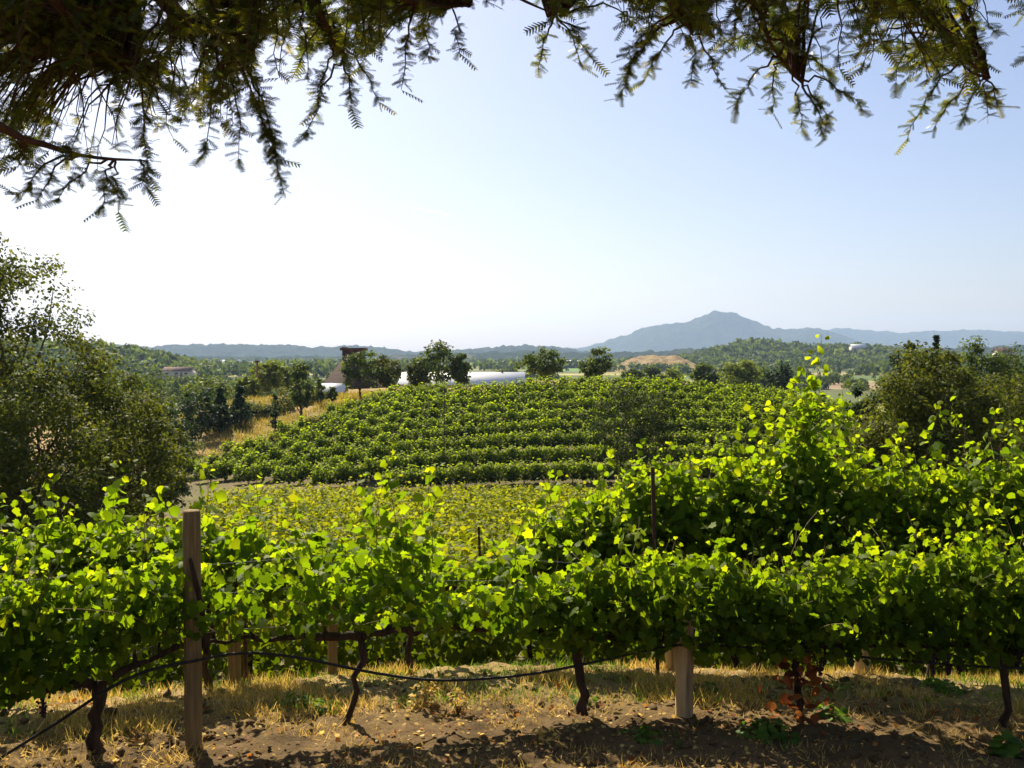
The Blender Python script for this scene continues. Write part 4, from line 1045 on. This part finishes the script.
# ------------------------------------------------------------------ overhanging redwood
def redwood():
    rng = np.random.default_rng(808)
    tx, ty = -2.6, -2.4
    root = empty('redwood_tree', (tx, ty, gz(tx, ty) - .1), 'redwood whose dark drooping boughs frame the top of the view', 'tree')
    g = gz(tx, ty)
    a = Acc(); zz_ = np.linspace(g - .1, g + 13, 14)
    a.tube(np.stack([np.full(14, tx), np.full(14, ty), zz_], 1), np.linspace(.62, .28, 14), 16, rng, .03)
    a.done('trunk', M['redwood_bark'], root, True, True)
    # lower outline of the foliage as surveyed
    bx = [-160, 0, 30, 60, 100, 130, 150, 175, 200, 240, 265, 280, 290, 305, 320, 350, 380, 400, 430, 450, 480, 520, 560, 590, 606, 622, 640, 680, 700, 730, 760, 800, 825, 860, 900, 930, 970, 990, 1003, 1024, 1180]
    by = [210, 190, 192, 182, 190, 165, 160, 164, 146, 148, 142, 150, 130, 112, 98, 104, 88, 66, 54, 34, 26, 38, 54, 50, 12, 50, 72, 74, 72, 88, 92, 96, 108, 92, 108, 106, 104, 92, 60, 56, 60]
    limbs = []
    def limb(pts, r0):
        P = cr(np.array(pts, float), np.linspace(0, len(pts) - 1, 26)); limbs.append(P); wood.tube(P, np.linspace(r0, r0 * .07, 26), 8, rng, .08)
    wood = Acc()
    limb([(tx, ty, 7.0), (-2.3, .5, 6.5), S(120, -60, 4.2), S(215, 28, 4.9), S(250, 66, 5.4)], .075)
    limb([(tx, ty, 6.0), (-3.2, .8, 5.3), S(-80, 70, 4.0), S(60, 150, 4.6), S(150, 162, 5.2)], .04)
    limb([(tx, ty, 7.4), (-1.6, .6, 6.8), S(330, -90, 4.6), S(400, 0, 5.2), S(470, 10, 5.8)], .06)
    limb([(tx, ty, 7.8), (-.6, .6, 7.0), S(560, -90, 4.4), S(735, -10, 5.0), S(770, 50, 5.5), S(800, 85, 5.8)], .036)
    limb([(tx, ty, 7.6), (0, .4, 7.0), S(760, -120, 4.4), S(880, -20, 5.0), S(950, 50, 5.6), S(985, 80, 6.0)], .034)
    limb([(tx, ty, 6.6), (-2.8, .6, 5.9), S(20, -40, 4.2), S(70, 20, 4.8), S(140, 70, 5.2)], .05)
    limb([(tx, ty, 8.2), (-.2, .3, 7.6), S(900, -160, 4.6), S(1040, -40, 5.2), S(1100, 30, 5.8)], .09)
    limb([(tx, ty, 7.9), (-1.2, .4, 7.2), S(480, -110, 4.8), S(550, -20, 5.4), S(548, 20, 5.8)], .045)
    limb([(tx, ty, 7.3), (-1.5, .5, 6.8), S(420, -90, 4.8), S(500, -10, 5.4), S(560, 20, 5.8)], .035)
    limb([(tx, ty, 7.7), (-.9, .5, 7.1), S(600, -120, 4.6), S(660, -10, 5.2), S(690, 35, 5.6)], .05)
    limb([(tx, ty, 7.1), (-2.0, .5, 6.6), S(230, -90, 4.4), S(310, 0, 5.0), S(345, 60, 5.4)], .05)
    A = np.concatenate(limbs[:]); 
    A = np.array([p for p in A if p[1] > 2.6])
    sprP, sprT, sprN, sprS, sprTi = [], [], [], [], []
    def fits(px, py): return py < np.interp(px, bx, by)
    def hole(px, py):   # thin places where the sky shows through
        for (hx, hy, hw, hh) in ((84, 98, 36, 30), (52, 60, 18, 14), (178, 8, 14, 8), (120, 128, 24, 14), (20, 88, 14, 10), (135, 60, 16, 8), (185, 62, 10, 7), (350, 30, 8, 6), (300, 90, 10, 8), (232, 110, 8, 6), (30, 130, 10, 7), (470, 8, 10, 6), (612, 10, 8, 30), (690, 62, 16, 10), (790, 78, 12, 10), (830, 20, 20, 12), (905, 30, 22, 16), (985, 14, 22, 16), (880, 62, 12, 9), (160, 105, 14, 10), (955, 70, 14, 8)):
            if ((px - hx) / hw) ** 2 + ((py - hy) / hh) ** 2 < 1: return True
        return False
    targets = []
    while len(targets) < 1750:
        px = rng.uniform(-150, 1150); py = rng.uniform(-170, 215)
        if py > 0:
            if not fits(px, py + 20): continue
            if fbm(px, py, 1 / 42., 2, 5) < -.10 and rng.uniform() < .85: continue
            if hole(px, py) and rng.uniform() < .93: continue
        elif rng.uniform() < .35: continue
        if 500 < px < 620 and rng.uniform() < .2: continue
        if 592 < px < 616 and rng.uniform() < .9: continue
        targets.append((px, py, rng.uniform(4.4, 6.6)))
    tips = [(285, 194, 5.2), (280, 178, 5.2), (276, 160, 5.2), (104, 208, 4.8), (40, 200, 4.8), (18, 196, 4.9), (150, 190, 5.0), (60, 200, 4.9), (120, 212, 5.0), (305, 140, 5.4), (318, 112, 5.4), (618, 100, 5.6), (622, 84, 5.6),
            (625, 60, 5.6), (643, 84, 5.6), (690, 84, 5.7), (538, 70, 5.8), (580, 68, 5.8), (592, 62, 5.8), (735, 108, 5.6), (724, 92, 5.6), (822, 140, 5.8), (824, 124, 5.8), (800, 132, 5.8), (905, 140, 6.0), (930, 132, 6.0), (985, 118, 6.0), (960, 122, 6.0), (995, 108, 6.0),
            (1020, 62, 5.8), (460, 56, 5.6), (402, 92, 5.5), (380, 104, 5.5), (352, 110, 5.5), (150, 176, 5.1), (205, 158, 5.1), (240, 160, 5.2), (770, 112, 5.7), (860, 112, 5.7), (430, 66, 5.5)]
    tw = Acc()
    for i, (px, py, dd) in enumerate(targets + tips):
        e = np.array(S(px, py, dd)); near_ = A[np.argsort(np.linalg.norm(A - e - np.array([0, 0, .35]), axis=1))[int(rng.integers(0, 3))]]
        ln = np.linalg.norm(e - near_)
        if ln > 2.3: continue
        k = 9; t = np.linspace(0, 1, k)[:, None]
        mid = near_ + (e - near_) * t; mid[:, 2] += np.sin(t[:, 0] * 3.14) * ln * .14
        mid[1:-1] += rng.normal(size=(k - 2, 3)) * .011
        tw.tube(mid, np.linspace(.007 + .003 * ln, .0016, k), 5, cap=False)
        nsp = int(np.clip(ln, .35, 1.0) * (68 if i < len(targets) else 120)); tip = i >= len(targets)
        tt_ = np.sort(rng.uniform(.12 if not tip else .45, 1, nsp)); base_t = .42
        for q, tv_ in enumerate(tt_):
            f = tv_ * (k - 1); i0 = min(int(f), k - 2); b = mid[i0] * (1 - f + i0) + mid[i0 + 1] * (f - i0)
            qx, qy = 512 + b[0] / b[1] * 996, 355 - (b[2] - 3) / b[1] * 996
            if qy > 0 and i < len(targets) and (qy > np.interp(qx, bx, by) + 6 or hole(qx, qy)) and rng.uniform() < .85: continue
            dr = nrm((mid[i0 + 1] - mid[i0])[None])[0]
            side = np.cross(dr, np.array([0, 0, 1.])); side /= max(np.linalg.norm(side), .1)
            s = 1 if q % 2 else -1
            T = dr * .65 + side * s * rng.uniform(.4, 1.1) + np.array([0, 0, -.12]) + rng.normal(size=3) * .32
            sprP.append(b); sprT.append(T); sprN.append(np.array([0, 0, 1.]) + rng.normal(size=3) * .55); sprS.append(rng.uniform(.04, .088)); sprTi.append(base_t + (.14 if rng.uniform() < .2 else 0))
        sprP.append(e); sprT.append(e - mid[-2] + (0, 0, -.02)); sprN.append(np.array([0, 0, 1.]) + rng.normal(size=3) * .4); sprS.append(rng.uniform(.09, .15)); sprTi.append(.55)
    # spray template: a twig with two ranks of flat needles
    V, F = [], []
    def quad(a_, b_, w):
        a_, b_ = np.array(a_, float), np.array(b_, float); dv = b_ - a_; s_ = np.array([-dv[1], dv[0], 0]); s_ = s_ / np.linalg.norm(s_) * w
        i = len(V); V.extend([a_ - s_, a_ + s_, b_ + s_ * .35, b_ - s_ * .35]); F.append((i, i + 1, i + 2)); F.append((i, i + 2, i + 3))
    quad((0, 0, 0), (0, 1, -.06), .020)
    for k in range(7):
        t = .08 + .88 * k / 7; l = .26 * (1.0 - .5 * abs(t - .45)) * (.85 + .3 * ((k * 7) % 3) / 2)
        for s in (-1, 1):
            quad((0, t, -.06 * t * t), (s * l * .9, t + l * .5, -.06 * t * t - .05), .044)
    TV, TF = np.array(V), np.array(F)
    sprP, sprT, sprN = np.array(sprP), np.array(sprT), np.array(sprN)
    V, F = leaves(sprP, sprN, sprT, np.array(sprS), TV, TF)
    left = smoothstep(.2, -2.0, sprP[:, 0]) if False else np.clip((-sprP[:, 0]) / 3, 0, 1)
    ti = np.clip(np.array(sprTi) + rng.normal(size=len(sprP)) * .14 + .12 * left + .9 * np.clip(fbm(sprP[:, 0], sprP[:, 2] * 1.3 + sprP[:, 1], 2.2, 3, 91), 0, 1), 0, 1)
    print('sprays', len(sprP), 'tris', len(F))
    wood.done('limb', M['redwood_bark'], root, True, True)
    tw.done('twigs', M['redwood_bark'], root, True, True)
    build('needles', V, F, M['redwood_needle'], root, np.repeat(ti, len(TV)), False, None, True)
redwood()

# ------------------------------------------------------------------ contrail
m, nt, out = new_mat('contrail')
p = node(nt, 'ShaderNodeBsdfTranslucent'); p.inputs[0].default_value = (.9, .9, .9, 1)
tr = node(nt, 'ShaderNodeBsdfTransparent'); mx = node(nt, 'ShaderNodeMixShader')
lw = noise_fac(nt, .004, 3, .6, .35, .75, geopos(nt))
mr = node(nt, 'ShaderNodeMapRange'); mr.inputs['To Max'].default_value = .5; nt.links.new(lw, mr.inputs['Value'])
nt.links.new(mr.outputs[0], mx.inputs[0]); nt.links.new(tr.outputs[0], mx.inputs[1]); nt.links.new(p.outputs[0], mx.inputs[2]); nt.links.new(mx.outputs[0], out.inputs[0])
D = 9000
p0, p1 = np.array(S(402, 206, D)), np.array(S(450, 216, D + 300))
tt = np.linspace(0, 1, 16)[:, None]
o = Acc().tube(p0 + (p1 - p0) * tt, 7 * np.sin(np.clip(tt[:, 0], .03, .97) * 3.14) ** .7, 8).done('contrail', m, None, True)
tag(o, 'short white vapour trail high in the pale sky', 'contrail')

# ------------------------------------------------------------------ haze
m, nt, out = new_mat('haze')
pv = node(nt, 'ShaderNodeVolumePrincipled')
pv.inputs['Color'].default_value = (.50, .68, 1.0, 1); pv.inputs['Density'].default_value = 0.95e-4; pv.inputs['Anisotropy'].default_value = .3
nt.links.new(pv.outputs[0], out.inputs['Volume'])
zs = (-16, 340)
a = Acc(); a.box(-9600, 9600, -1000, 9200, zs[0], zs[1]); o = a.done('haze', m); tag(o, 'thin blue summer haze over the valley', 'haze', None, 'stuff')
